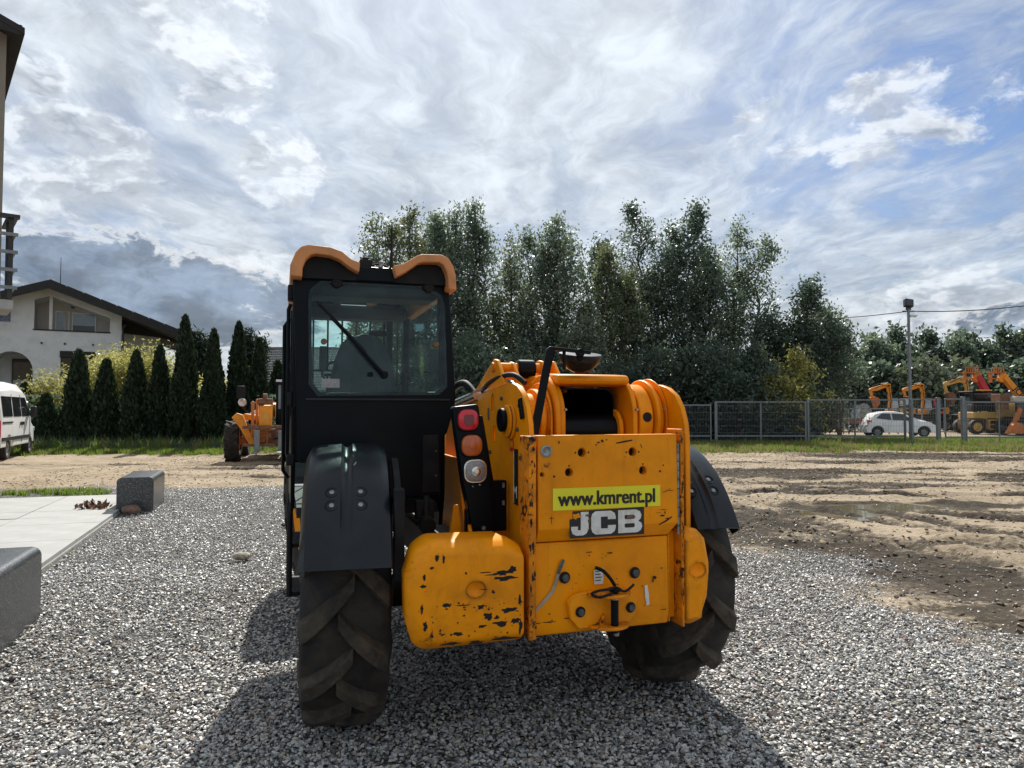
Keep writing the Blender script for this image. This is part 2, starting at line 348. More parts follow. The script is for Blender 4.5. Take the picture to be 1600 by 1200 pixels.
def text_mesh(txt, size, bold=0., sx=1., copies=1):
    cu = bpy.data.curves.new('lettering', 'FONT'); cu.body = txt; cu.size = size; cu.extrude = .0004; cu.align_x = 'CENTER'; cu.align_y = 'CENTER'
    o = bpy.data.objects.new('tmp', cu); COL.objects.link(o); bpy.context.view_layer.update()
    me = bpy.data.meshes.new_from_object(o.evaluated_get(bpy.context.evaluated_depsgraph_get())); bpy.data.objects.remove(o)
    me.materials.clear(); me.transform(Matrix.Diagonal((sx, 1, 1, 1)))
    if copies > 1:                       # heavier strokes: the same outline laid over itself, shifted a little
        bm = bmesh.new()
        for i in range(copies):
            for j in (0, 1):
                k = me.copy(); k.transform(Matrix.Translation(((i - (copies - 1) / 2) * size * .03, (j - .5) * size * .03, .0003 * (2 * i + j)))); bm.from_mesh(k); bpy.data.meshes.remove(k)
        bm.to_mesh(me); bm.free()
    return me
def arr_mesh(name, V, F):
    """fast mesh from numpy arrays: V (n,3), F (m,k)"""
    me = bpy.data.meshes.new(name); V = np.asarray(V, np.float32); F = np.asarray(F, np.int32)
    me.vertices.add(len(V)); me.vertices.foreach_set('co', V.ravel())
    m, k = F.shape; me.loops.add(m * k); me.loops.foreach_set('vertex_index', F.ravel())
    me.polygons.add(m); me.polygons.foreach_set('loop_start', np.arange(0, m * k, k, dtype=np.int32)); me.update(calc_edges=True); return me
def rnoise(x, y, sc, seed):
    """smooth value noise, numpy"""
    g = np.random.RandomState(seed).rand(256, 256); X = x * sc; Y = y * sc
    i = np.floor(X).astype(int); j = np.floor(Y).astype(int); u = X - i; v = Y - j; u = u * u * (3 - 2 * u); v = v * v * (3 - 2 * v)
    G = lambda a, b: g[a & 255, b & 255]
    return (G(i, j) * (1 - u) + G(i + 1, j) * u) * (1 - v) + (G(i, j + 1) * (1 - u) + G(i + 1, j + 1) * u) * v - .5
def sstep(a, b, x): t = np.clip((x - a) / (b - a), 0, 1); return t * t * (3 - 2 * t)
# ================================================================== GROUND
def seg_dist(x, y, pts):
    d = np.full(x.shape, 1e9)
    for (ax, ay), (bx, by) in zip(pts[:-1], pts[1:]):
        vx, vy = bx - ax, by - ay; t = np.clip(((x - ax) * vx + (y - ay) * vy) / (vx * vx + vy * vy), 0, 1)
        d = np.minimum(d, np.hypot(x - ax - t * vx, y - ay - t * vy))
    return d
RUTS = [[(2.4, 13.4), (3.6, 11.8), (4.6, 9.4), (5.0, 7.4), (4.6, 5.6), (3.9, 4.4)], [(3.6, 14.2), (5.2, 12.4), (6.3, 9.8), (6.6, 7.4), (6.1, 5.4)], [(4.5, 16.5), (9, 11.8), (11.5, 9.6), (16, 8.2)], [(-9, 17.6), (-2, 16.6), (4, 16.0), (12, 17.8), (22, 19)], [(-9, 19.6), (-2, 18.6), (4, 18.1), (12, 19.7), (24, 21)],
        [(2.6, 11.2), (3.9, 9.6), (5.2, 7.6), (7.5, 5.6)], [(4.3, 12.6), (5.5, 10.0), (6.9, 8.2), (9.5, 6.3)], [(3.0, 14.6), (8, 13.4), (15, 13.9)],
        [(2.5, 22.2), (10, 21.6), (20, 23.5)], [(-20, 22), (-10, 20.4), (-3, 20.6)], [(6.6, 11.0), (9, 9.3), (12.5, 8.9)], [(2.0, 24), (12, 25), (18, 25.5)], [(3.4, 9.0), (5.4, 8.6), (8, 7.6), (11, 7.6)], [(7.4, 11.2), (8.6, 10.4), (9.2, 9.4), (9.0, 8.6)], [(2.8, 12.9), (6, 14.6), (14, 15.6)]]
def pud(x, y):
    a = ((x - 5.15) / .75) ** 2 + ((y - 11.15 - .12 * (x - 5)) / .36) ** 2; b = ((x - 6.6) / 1.5) ** 2 + ((y - 12.05) / .50) ** 2
    return np.minimum(a, b) + rnoise(x, y, 1.7, 5) * .9 + rnoise(x, y, 5, 6) * .5
def gmask(x, y):
    edge = np.interp(y, [0, 4.5, 6, 7.5, 8.6, 10, 12, 13.5], [4.2, 3.35, 3.15, 3.0, 2.5, 1.2, -.4, -1.2])
    e = sstep(.75, -.55, x - edge + rnoise(x, y, .8, 11) * 1.3 + rnoise(x, y, 3.1, 12) * .7)
    f = sstep(15.1, 14.3, y + rnoise(x, y, .9, 13) * .5 + rnoise(x, y, 4, 14) * .3)
    return e * f
def wetmask(x, y):
    w_ = np.zeros_like(x)
    for r in RUTS: w_ = np.maximum(w_, np.exp(-(seg_dist(x, y, r) / .34) ** 2) * np.clip(.75 + 1.6 * rnoise(x, y, .7, 21), 0, 1))
    edge = np.interp(y, [0, 4.5, 6, 7.5, 8.6, 10, 12], [4.2, 3.3, 3.1, 3.0, 2.6, 2.2, 1.5])
    band = np.exp(-((x - edge - 1.05) / 1.25) ** 2) * sstep(12.6, 10.6, y) * np.clip(.9 + 1.2 * rnoise(x * .6 + y * .5, y * .6 - x * .4, 1.5, 24), 0, 1)
    w_ = np.maximum(w_, band * np.clip(.85 + 1.0 * rnoise(x, y, 1.1, 22), 0, 1))
    far = sstep(1.5, 4, x) * sstep(12.5, 16, y) * sstep(29, 26, y) * np.clip(.55 + 2.8 * rnoise(x * .30 + .15 * y, y, 1.1, 23), 0, 1)
    p = pud(x, y); w_ = np.maximum(w_, sstep(3.2, .9, p) * .9)
    return np.clip(np.maximum(w_, far * .8), 0, 1)
def grassmask(x, y):
    n = rnoise(x, y, .5, 31) * 2.2 + rnoise(x, y, 2.2, 32) * 1.4
    l = sstep(24.6, 26.2, y + n * .8) * (x < 2); r = sstep(26.3, 28.6, y + n * 1.0) * (x >= 2)
    far = np.maximum(sstep(41, 40, y), np.maximum(sstep(58, 61, y), sstep(44, 50, x))); return np.clip((l + r), 0, 1) * np.where(x > 8, far, 1)
def gh(x, y):
    g = gmask(x, y); near = sstep(60, 32, y) * sstep(-4, 0, y)
    h = rnoise(x, y, .35, 1) * .05 + rnoise(x, y, 1.3, 2) * .028 * (1 - g * .7) + (rnoise(x, y, 3.1, 3) * .040 + rnoise(x, y, 5.7, 4) * .030) * (1 - g * .8)
    h = h + (rnoise(x * .5, y, 2.6, 7) * .05 + rnoise(x, y, 6, 8) * .025) * wetmask(x, y) * (1 - g)
    for r in RUTS:
        d = seg_dist(x, y, r); h = h - .055 * np.exp(-(d / .20) ** 2) + .028 * np.exp(-((d - .36) / .13) ** 2)
    h = h - .085 * sstep(2.0, .2, pud(x, y))
    flat = np.maximum(sstep(2.6, 1.4, np.hypot(x, (y - 4.4))), sstep(-3.6, -4.6, x + .345 * (y - 5.6) + .3) * sstep(14.5, 13, y))   # under the machine and the paving
    h = h * (1 - flat * .8)
    return h * near - .02
def grid_axis(lo, hi, step, far, grow=1.25):
    a = list(np.arange(lo, hi, step)); s = step; v = hi
    while v < far: a.append(v); s *= grow; v += s
    a.append(far); s = step; v = lo - step; b = []
    while v > -far: b.append(v); s *= grow; v -= s
    b.append(-far); return np.array(b[::-1] + a)
def make_ground():
    xs = grid_axis(-13, 17, .085, 3000); ys = grid_axis(3.0, 30, .085, 3000)
    X, Y = np.meshgrid(xs, ys); Z = gh(X, Y)
    V = np.stack([X, Y, Z], -1).reshape(-1, 3); nx, ny = len(xs), len(ys)
    i = np.arange(nx * ny).reshape(ny, nx); Fq = np.stack([i[:-1, :-1], i[:-1, 1:], i[1:, 1:], i[1:, :-1]], -1).reshape(-1, 4)
    me = arr_mesh('ground', V, Fq); me.polygons.foreach_set('use_smooth', [True] * len(me.polygons))
    for nm, fn in (('gravel', gmask), ('wet', wetmask), ('turf', grassmask)):
        at = me.attributes.new(nm, 'FLOAT', 'POINT'); at.data.foreach_set('value', fn(X, Y).astype(np.float32).ravel())
    m = bpy.data.materials.new('earth'); m.use_nodes = True; t = NT(m.node_tree); b = t.n['Principled BSDF']
    A = lambda n: t.new('ShaderNodeAttribute', attribute_name=n).outputs['Fac']
    tc = t.new('ShaderNodeTexCoord'); o = tc.outputs['Object']
    n1 = t.noise(o, .8, 6, .65); n2 = t.noise(o, 11, 6, .7); n3 = t.noise(t.mapping(o, sc=(.3, 1.4, 1)), 1.6, 6, .65, .4)
    sand = t.mix(t.ramp(n1, .3, .7), (.29, .232, .165), (.43, .355, .265)); sand = t.mix(t.ramp(n2, .42, .72, 0, .45), sand, (.18, .142, .10))
    sand = t.mix(t.ramp(n3, .50, .72, 0, .55), sand, (.17, .13, .085))
    peb = t.vor(o, 38, 'Distance'); sand = t.mix(t.ramp(peb, .0, .28, .35, 0), sand, (.50, .46, .40))
    mud = t.mix(t.ramp(n2, .3, .7), (.020, .017, .014), (.085, .068, .050))
    wt = t.ramp(t.m('ADD', t.m('MULTIPLY', A('wet'), 1.15), t.m('ADD', t.m('MULTIPLY', t.m('SUBTRACT', n2, .5), 1.3), t.m('MULTIPLY', t.m('SUBTRACT', n3, .5), .9))), .30, .78)
    c = t.mix(wt, sand, mud)
    vc = t.new('ShaderNodeSeparateColor'); t.put(vc.inputs[0], t.vor(o, 52, 'Color')); vd = t.vor(o, 52, 'Distance')
    gr = t.mix(vc.outputs[0], (.16, .16, .16), (.56, .55, .52)); gr = t.mix(t.ramp(vd, .25, .6), gr, (.07, .068, .066))
    gm = t.m('MULTIPLY', A('gravel'), t.ramp(n2, .2, .6, .75, 1.0)); c = t.mix(gm, c, gr)
    tf = A('turf'); c = t.mix(tf, c, t.mix(t.ramp(t.m('ADD', t.m('MULTIPLY', n1, .6), t.m('MULTIPLY', n2, .5)), .35, .75), (.040, .052, .018), (.19, .15, .085)))
    t.put(b.inputs['Base Color'], c); t.put(b.inputs['Roughness'], t.m('SUBTRACT', .97, t.m('MULTIPLY', wt, .12))); b.inputs['Specular IOR Level'].default_value = .10
    bn = t.new('ShaderNodeBump'); bn.inputs['Strength'].default_value = .8; bn.inputs['Distance'].default_value = .06
    t.put(bn.inputs['Height'], t.m('ADD', t.m('MULTIPLY', n2, 1.0), t.m('MULTIPLY', t.m('MULTIPLY', vd, gm), -.8))); t.l.new(bn.outputs[0], b.inputs['Normal'])
    me.materials.append(m); o_ = bpy.data.objects.new('ground', me); COL.objects.link(o_); kind(o_, 'structure')
    o_['label'] = 'sandy rutted yard with grey gravel round the machine'
make_ground()
# puddle: still water lying in its hollow
def puddle():
    m = bpy.data.materials.new('puddle_water'); m.use_nodes = True; b = m.node_tree.nodes['Principled BSDF']; t = NT(m.node_tree)
    tc = t.new('ShaderNodeTexCoord'); n = t.noise(tc.outputs['Object'], 1.5, 3)
    t.put(b.inputs['Base Color'], t.mix(n, (.10, .085, .05), (.16, .13, .085))); b.inputs['Roughness'].default_value = .05; b.inputs['Specular IOR Level'].default_value = .6
    xs = np.linspace(3.6, 8.9, 90); ys = np.linspace(10.2, 13.4, 60); X, Y = np.meshgrid(xs, ys)
    i = np.arange(X.size).reshape(X.shape); F = np.stack([i[:-1, :-1], i[:-1, 1:], i[1:, 1:], i[1:, :-1]], -1).reshape(-1, 4)
    keep = (pud(X, Y) < 2.0)[:-1, :-1].ravel(); me = arr_mesh('puddle', np.stack([X, Y, np.full_like(X, -.060)], -1).reshape(-1, 3), F[keep]); me.materials.append(m)
    o = bpy.data.objects.new('puddle', me); COL.objects.link(o); kind(o, 'structure'); o['label'] = 'shallow muddy puddle lying in the sand'
puddle()

# ------------------------------------------------------------------ scattering (stuff only)
def scatter(name, pts, variants, mats, smin, smax, label, cat, tilt=None, seed=1):
    """uncountable stuff: mesh pieces instanced on points with geometry nodes"""
    lib = bpy.data.collections.new(name + '_pieces')
    for i, me in enumerate(variants):
        me.materials.append(MATS[mats[i % len(mats)]] if isinstance(mats[0], str) else mats[i % len(mats)])
        lib.objects.link(bpy.data.objects.new(name + '_piece', me))
    me = bpy.data.meshes.new(name); me.vertices.add(len(pts)); me.vertices.foreach_set('co', np.asarray(pts, np.float32).ravel()); me.update()
    o = bpy.data.objects.new(name, me); COL.objects.link(o); kind(o, 'stuff'); o['label'] = label; o['category'] = cat
    g = bpy.data.node_groups.new(name, 'GeometryNodeTree'); g.interface.new_socket('Geometry', in_out='INPUT', socket_type='NodeSocketGeometry'); g.interface.new_socket('Geometry', in_out='OUTPUT', socket_type='NodeSocketGeometry')
    N = g.nodes; gi = N.new('NodeGroupInput'); go = N.new('NodeGroupOutput'); ip = N.new('GeometryNodeInstanceOnPoints'); ci = N.new('GeometryNodeCollectionInfo')
    ci.inputs['Collection'].default_value = lib; ci.inputs['Separate Children'].default_value = True; ci.inputs['Reset Children'].default_value = True
    rv = N.new('FunctionNodeRandomValue'); rv.data_type = 'FLOAT_VECTOR'; tl = PI if tilt is None else tilt
    rv.inputs[0].default_value = (-tl, -tl, 0); rv.inputs[1].default_value = (tl, tl, 2 * PI); rv.inputs['Seed'].default_value = seed
    rs = N.new('FunctionNodeRandomValue'); rs.data_type = 'FLOAT'; rs.inputs[2].default_value = smin; rs.inputs[3].default_value = smax; rs.inputs['Seed'].default_value = seed + 7
    ip.inputs['Pick Instance'].default_value = True
    L = g.links; L.new(gi.outputs[0], ip.inputs['Points']); L.new(ci.outputs[0], ip.inputs['Instance']); L.new(rv.outputs[0], ip.inputs['Rotation']); L.new(rs.outputs[1], ip.inputs['Scale']); L.new(ip.outputs[0], go.inputs[0])
    md = o.modifiers.new('scatter', 'NODES'); md.node_group = g; return o
def stone_mesh(seed, flat=.62):
    rg = np.random.RandomState(seed); p = rg.normal(size=(13, 3)); p /= np.linalg.norm(p, axis=1)[:, None]; p *= rg.uniform(.78, 1.05, (13, 1)); p *= np.array([1, rg.uniform(.65, .9), flat * rg.uniform(.8, 1.1)])
    bm = bmesh.new(); [bm.verts.new(q) for q in p]; bmesh.ops.convex_hull(bm, input=bm.verts); me = bpy.data.meshes.new('stone')
    bmesh.ops.delete(bm, geom=[v for v in bm.verts if not v.link_faces], context='VERTS'); bm.to_mesh(me); bm.free(); return me
def gravel_mat():
    m = bpy.data.materials.new('gravel_stone'); m.use_nodes = True; t = NT(m.node_tree); b = t.n['Principled BSDF']
    oi = t.new('ShaderNodeObjectInfo'); r = t.new('ShaderNodeValToRGB'); t.put(r.inputs[0], oi.outputs['Random'])
    cs = [(0, (.07, .073, .08)), (.12, (.17, .175, .185)), (.28, (.34, .345, .35)), (.50, (.52, .515, .50)), (.74, (.68, .67, .64)), (.88, (.48, .40, .28)), (.93, (.16, .17, .2)), (.97, (.32, .20, .14)), (1, (.72, .71, .69))]
    e = r.color_ramp.elements; e[0].position = cs[0][0]; e[0].color = (*cs[0][1], 1); e[1].position = 1; e[1].color = (*cs[-1][1], 1)
    for p, c in cs[1:-1]: q = e.new(p); q.color = (*c, 1)
    tc = t.new('ShaderNodeTexCoord'); n = t.noise(tc.outputs['Object'], 2.2, 4, .7)
    t.put(b.inputs['Base Color'], t.mix(t.ramp(n, .3, .75, 0, .4), r.outputs[0], (.12, .115, .105))); b.inputs['Roughness'].default_value = .45
    return m
GRAVEL = gravel_mat()
rg = np.random.RandomState(4)
def rand_area(n, x0, x1, y0, y1): return rg.uniform(x0, x1, n), rg.uniform(y0, y1, n)
def in_paving(x, y):      # left of the paving edge line
    return (x < -4.06 - .351 * (y - 5.58) - .02) & (y > 4.0) & (y < 13.6)
def gravel():
    P = []
    for (x0, x1, y0, y1, dens) in ((-3.2, 3.2, 1.2, 2.7, 3200), (-5.2, 5.2, 2.7, 5.0, 4300), (-6.5, 5.5, 5.0, 7.5, 2900), (-8.5, 5, 7.5, 10.5, 1800), (-9, 3, 10.5, 15.4, 1100)):
        n = int((x1 - x0) * (y1 - y0) * dens); x, y = rand_area(n, x0, x1, y0, y1)
        k = (rg.rand(n) < np.clip(gmask(x, y) ** .8, 0, 1) * np.clip(.86 + 1.1 * rnoise(x, y, .8, 51) + .9 * rnoise(x, y, 2.6, 52), .35, 1)) & (np.abs(x) < y * .80 + .7) & ~in_paving(x, y); P.append(np.stack([x[k], y[k]], 1))
    # thin scatter out over the mud and sand
    n = 26000; x, y = rand_area(n, 1.5, 9, 3.5, 15); k = (rg.rand(n) < .5 * np.exp(-np.maximum(0, x - 3.0) / 1.4)) & (np.abs(x) < y * .75 + .3); P.append(np.stack([x[k], y[k]], 1))
    P = np.concatenate(P); z = gh(P[:, 0], P[:, 1]) + .006 + rg.uniform(-.006, .010, len(P))
    scatter('gravel', np.column_stack([P, z]), [stone_mesh(s, .55) for s in range(8)], [GRAVEL], .0060, .0185, 'loose grey crushed gravel covering the yard', 'gravel', .38)
    # few larger stones lying loose in it
    n = 420; x, y = rand_area(n, -7, 3.2, 3.2, 14); k = (gmask(x, y) > .5) & ~in_paving(x, y); z = gh(x[k], y[k]) + .012
    scatter('coarse_gravel', np.column_stack([x[k], y[k], z]), [stone_mesh(s + 40) for s in range(5)], [GRAVEL], .022, .042, 'coarser stones strewn among the gravel', 'gravel', .4, 5)
gravel()
def clods():
    n = 18000; x, y = rand_area(n, 1, 20, 5, 27); k = (rg.rand(n) < wetmask(x, y) * .9) & (gmask(x, y) < .6) & (pud(x, y) > 2.1) & (np.abs(x) < y * .75); z = gh(x[k], y[k]) + .004
    m = mat('clod', (.11, .085, .06), .95, .5, 4., bump=.4)
    scatter('mud_clods', np.column_stack([x[k], y[k], z]), [stone_mesh(s + 60, .5) for s in range(4)], [m], .012, .048, 'crumbled mud along the wheel ruts', 'mud', .4, 9)
    n = 16000; x, y = rand_area(n, -12, 20, 8, 27); k = (gmask(x, y) < .3) & (pud(x, y) > 2.1) & (np.abs(x) < y * .75); z = gh(x[k], y[k]) + .004
    m2 = mat('sand_lump', (.36, .28, .18), .95, .4, 4., bump=.4)
    scatter('sand_lumps', np.column_stack([x[k], y[k], z]), [stone_mesh(s + 80, .5) for s in range(4)], [m2], .012, .04, 'small lumps on the trodden sand', 'sand', .4, 11)
clods()
# ------------------------------------------------------------------ grass
def tuft_mesh(seed, nb=11, h=.22, sp=.10, lean=.5):
    rg = np.random.RandomState(seed); V = []; F = []
    for i in range(nb):
        a = rg.uniform(0, 2 * PI); r = rg.uniform(0, sp); bx, by = r * math.cos(a), r * math.sin(a); L = h * rg.uniform(.45, 1.1); l = lean * L * rg.uniform(.2, 1); d = rg.uniform(0, 2 * PI); wd = .006 * rg.uniform(.8, 1.8)
        px, py = -math.sin(d) * wd, math.cos(d) * wd; k = len(V)
        V += [(bx - px, by - py, 0), (bx + px, by + py, 0), (bx + l * .35 * math.cos(d) + px * .8, by + l * .35 * math.sin(d) + py * .8, L * .6), (bx + l * .35 * math.cos(d) - px * .8, by + l * .35 * math.sin(d) - py * .8, L * .6), (bx + l * math.cos(d), by + l * math.sin(d), L)]
        F += [(k, k + 1, k + 2, k + 3), (k + 3, k + 2, k + 4)]
    me = bpy.data.meshes.new('tuft'); me.from_pydata(V, [], F); return me
def grass(name, regions, smin, smax, dryness, label, seed):
    P = []
    for x0, x1, y0, y1, n in regions:
        x, y = rand_area(n, x0, x1, y0, y1); k = rg.rand(n) < grassmask(x, y) ** 1.2 * np.clip(.75 + 1.4 * rnoise(x, y, .9, seed), .1, 1); P.append(np.stack([x[k], y[k], gh(x[k], y[k]) - .01], 1))
    P = np.concatenate(P)
    scatter(name, P, [tuft_mesh(seed + s) for s in range(8)], ['grass'] * (8 - dryness) + ['grass_dry'] * dryness, smin, smax, label, 'grass', .18, seed)
grass('hedge_grass', [(-24, -3, 23.6, 31, 15000)], .4, 1.05, 1, 'low green grass along the foot of the conifer hedge', 100)
grass('verge_grass', [(3, 30, 25.2, 34, 24000)], .35, 1.15, 4, 'rough grass and weeds along the wire fence', 130)
grass('yard_grass', [(9, 34, 34, 41, 12000)], .4, .8, 0, 'bright lawn strip behind the wire fence', 160)
def weeds():
    n = 900; x, y = rand_area(n, -12.5, -7.2, 13.4, 14.8); k = rnoise(x, y, 1.1, 91) > .06; x, y = x[k], y[k]; z = gh(x, y)
    scatter('slab_edge_weeds', np.column_stack([x, y, z]), [tuft_mesh(200 + s, 9, .10, .07) for s in range(4)], ['grass'], .6, 1.2, 'thin weeds along the far edge of the paving', 'weeds', .2, 3)
    n = 1500; x, y = rand_area(n, 6, 28, 27.5, 33.5); k = rnoise(x, y, .45, 77) > .12; z = gh(x[k], y[k])
    scatter('tall_weeds', np.column_stack([x[k], y[k], z]), [tuft_mesh(220 + s, 14, .5, .16, .7) for s in range(5)], ['grass', 'grass_dry', 'grass'], .3, .95, 'tall weeds in front of the wire fence', 'weeds', .2, 13)
    n = 900; x, y = rand_area(n, -22, -8, 27.6, 30); z = gh(x, y)
    scatter('hedge_weeds', np.column_stack([x, y, z]), [tuft_mesh(240 + s, 14, .42, .16, .8) for s in range(5)], ['grass', 'leaf_dark', 'grass_dry'], .6, 1.5, 'shaded weeds under the conifers', 'weeds', .2, 17)
weeds()
# ------------------------------------------------------------------ paving, granite blocks
HX, HY = -.331, .944                      # common direction of the yard (machine, blocks, van)
def edge_pt(s, off):                      # s metres along the block line from the near block's end, off to the right of it
    return (-3.66 + HX * s + HY * off, 5.58 + HY * s - HX * off)
RZ = math.atan2(-HX, HY)
def paving():
    base = MB(); bp = [edge_pt(-3.0, -.46), edge_pt(8.6, -.46), edge_pt(8.6, -7), edge_pt(-3.0, -7)]; base.prism(bp, -.10, .008, 'z')
    p = build('pavement', base, 'concrete'); kind(p, 'structure'); p['label'] = 'pale slab paving at the left edge of the yard'
    me = None; sw, sl_ = 1.2, .7; rr = random.Random(3)
    mb = MB().box(0, sw - .012, 0, sl_ - .012, 0, .045); me = mb.mesh('slab'); me.materials.append(MATS['slab'])
    for j in range(16):
        for i in range(5):
            x, y = edge_pt(-3.0 + j * sl_ + .012, -.46 - (i + 1) * sw - (0 if j % 1 == 0 else .6))
            if not (y < 14 and x > -y * .76 - 1.4): continue
            o = bpy.data.objects.new('slab', me); COL.objects.link(o); o.parent = p; o.location = (x, y, .009 + rr.uniform(-.002, .002)); o.rotation_euler = (rr.uniform(-.003, .003), rr.uniform(-.003, .003), RZ)
            bv = None
paving()
def granite_block(s0, s1, label, h=.54):
    w_ = .52; x, y = edge_pt(s0, 0); L = s1 - s0
    # rounded on its two upper long edges
    r = .07; prof = [(0, -.1), (0, h - r)] + [(r - r * math.cos(a), h - r + r * math.sin(a)) for a in np.linspace(.3, PI / 2, 5)] 
    prof = prof + [(w_ - px, pz) for px, pz in prof[::-1]]
    mb = MB().prism([(-px, pz) for px, pz in prof], 0, L, 'y')
    o = build('granite_block', mb, 'granite', None, .012, 2, True, (x, y, 0), (0, 0, RZ)); tag(o, label, 'granite block', 'granite blocks along the paving edge'); return o
granite_block(-3.4, .0, 'long polished grey granite block cut off by the left picture edge')
granite_block(6.0, 7.35, 'short dark granite block standing at the far corner of the paving')
def rock(name, loc, r, seed, m, label, flat=.7, cat='stone', group=None):
    rg_ = np.random.RandomState(seed); bm = bmesh.new(); bmesh.ops.create_icosphere(bm, subdivisions=2, radius=1)
    for v in bm.verts:
        d = 1 + .22 * math.sin(v.co.x * 3 + seed) * math.cos(v.co.y * 2.7 + seed * 2) + rg_.uniform(-.10, .10); v.co *= d; v.co.z *= flat
    bm.transform(Matrix.Scale(r, 4)); me = bpy.data.meshes.new(name); bm.to_mesh(me); bm.free(); o = build(name, me, m, loc=(loc[0], loc[1], loc[2])); o.rotation_euler = (0, 0, seed * 1.3); tag(o, label, cat, group)
rock('rock', (-5.86, 10.98, .05), .13, 3, 'rock_brown', 'brown rock leaning on the foot of the short granite block')
rock('rock', (-6.18, 11.0, .03), .075, 8, 'rock', 'small pale rock at the left foot of the short granite block')
rock('rock', (-3.68, 5.20, .03), .062, 5, 'rock', 'tan angular stone beside the long granite block')
for i, (x, y, r, l) in enumerate([(-2.92, 7.75, .085, 'pale tan stone lying alone in the gravel left of the machine'), (-2.62, 9.2, .075, 'whitish flat stone farther out in the gravel left of the machine'),
        (-2.3, 8.3, .07, 'pale flat stone near the left front wheel of the machine'), (-2.75, 11.1, .06, 'dark grey stone near the far edge of the gravel'),
        (-3.15, 9.9, .05, 'small dark stone left of the whitish flat stone')]): rock('loose_stone', (x, y, r * .25), r, 20 + i, 'rock' if i < 3 else 'granite', l, .5)
def leaf_pile():
    V = []; F = []; g = np.random.RandomState(2)
    for i in range(60):
        c = np.array([g.normal(0, .14), g.normal(0, .10), abs(g.normal(0, .035)) + .01]); u = g.normal(size=3) * .035; v = np.cross(u, g.normal(size=3)); v = v / np.linalg.norm(v) * .03; k = len(V)
        V += [c - u, c + v, c + u, c - v]; F.append((k, k + 1, k + 2, k + 3))
    me = arr_mesh('leaf_litter', np.array(V), np.array(F)); o = build('leaf_litter', me, 'rust', loc=(-6.52, 11.25, .06)); kind(o, 'stuff'); o['label'] = 'heap of dry reddish leaves on the paving beside the short granite block'; o['category'] = 'leaves'
leaf_pile()
# ================================================================== MAIN TELEHANDLER (local: x right, y forward, z up; origin on the ground below the rear axle)
TH = empty('telehandler', (.005, 4.066, 0), R(18)); tag(TH, 'yellow and black telehandler seen from behind on the gravel', 'telehandler')
def rrect(cx, cz, w_, h, r, n=5):
    out = []
    for sx, sz, a0 in ((1, 1, 0), (-1, 1, 90), (-1, -1, 180), (1, -1, 270)):
        for k in range(n): a = R(a0 + 90 * k / (n - 1)); out.append((cx + sx * (w_ / 2 - r) + r * math.cos(a), cz + sz * (h / 2 - r) + r * math.sin(a)))
    return out
def disc_y(c, r, t, n=20): return MB().cyl((c[0], c[1], c[2]), (c[0], c[1] - t, c[2]), r, n)
# --- wheels
RW, WW = .635, .40
def crown(x): return RW - .046 - .030 * (abs(x) / (WW / 2)) ** 2.2      # tread base radius across the width
def wheel_meshes():
    h = WW / 2; prof = [(-h * .80, .31), (-h * .98, .37), (-h * 1.04, .46), (-h * 1.02, .535), (-h * .97, crown(h) - .003)] + [(x, crown(x)) for x in np.linspace(-h * .92, h * .92, 9)]
    prof += [(-a, b) for a, b in prof[4::-1]]
    ty = MB().lathe(prof, 72, 'x', closed=True)
    lg = MB(); NL = 12
    for side in (-1, 1):
        for k in range(NL):
            a0 = 2 * PI * (k + (.5 if side > 0 else 0)) / NL; rings = []
            for q in np.linspace(0, 1, 6):
                x = side * (-.035 + (h + .024) * q); ang = a0 + (.36 * q ** .85); wd = (.044 + .020 * q) / RW
                rt = RW + .004 - .016 * q ** 3 if q < .98 else RW - .030; rb = crown(min(abs(x), h * .92)) - .02
                ring = []
                for da, r_ in ((-wd * 1.25, rb), (-wd * .75, rt), (wd * .75, rt), (wd * 1.25, rb)): ring.append((x, -r_ * math.sin(ang + da), r_ * math.cos(ang + da)))
                rings.append(ring)
            x = side * (h + .018); r2 = RW - .13; last = rings[-1]; rings.append([(x * .985, p[1] * r2 / RW, p[2] * r2 / RW) for p in last])
            lg.loft(rings)
    rim = MB().lathe([(-.12, .02), (-.12, .12), (-.06, .14), (-.05, .24), (-.15, .30), (-.165, .325), (-.13, .325), (.13, .325), (.165, .325), (.15, .30), (.05, .24), (.04, .02)], 40, 'x')
    return ty.mesh('tyre'), lg.mesh('lugs'), rim.mesh('rim')
WM = wheel_meshes()
def add_wheel(x, y, steer, flip, front=False):
    wl = empty('wheel', (x, y, RW)); wl.parent = TH; wl.rotation_euler = (random.uniform(0, .4) if front else .21, 0, R(steer))
    wl.rotation_mode = 'ZYX'; wl.rotation_euler = (.21 if not front else .5, 0, R(steer))
    build('tyre', WM[0], 'rubber', wl, smooth=True); lg = build('tread_lugs', WM[1], 'lugs', wl, .005, 2); build('rim', WM[2], 'yellow', wl, smooth=True)
    return wl
ST = -5.0
add_wheel(-.925, 0, ST, 1); add_wheel(.925, 0, ST, -1); add_wheel(-.945, 2.75, 9, 1, True); add_wheel(.945, 2.75, 9, -1, True)
build('axle', MB().cyl((-.74, 0, .63), (.74, 0, .63), .085, 16).box(-.22, .25, -.16, .16, .47, .80), 'black_matt', TH, .02)
build('axle', MB().cyl((-.74, 2.75, .63), (.74, 2.75, .63), .085, 16).box(-.22, .25, 2.6, 2.9, .47, .80), 'black_matt', TH, .02)
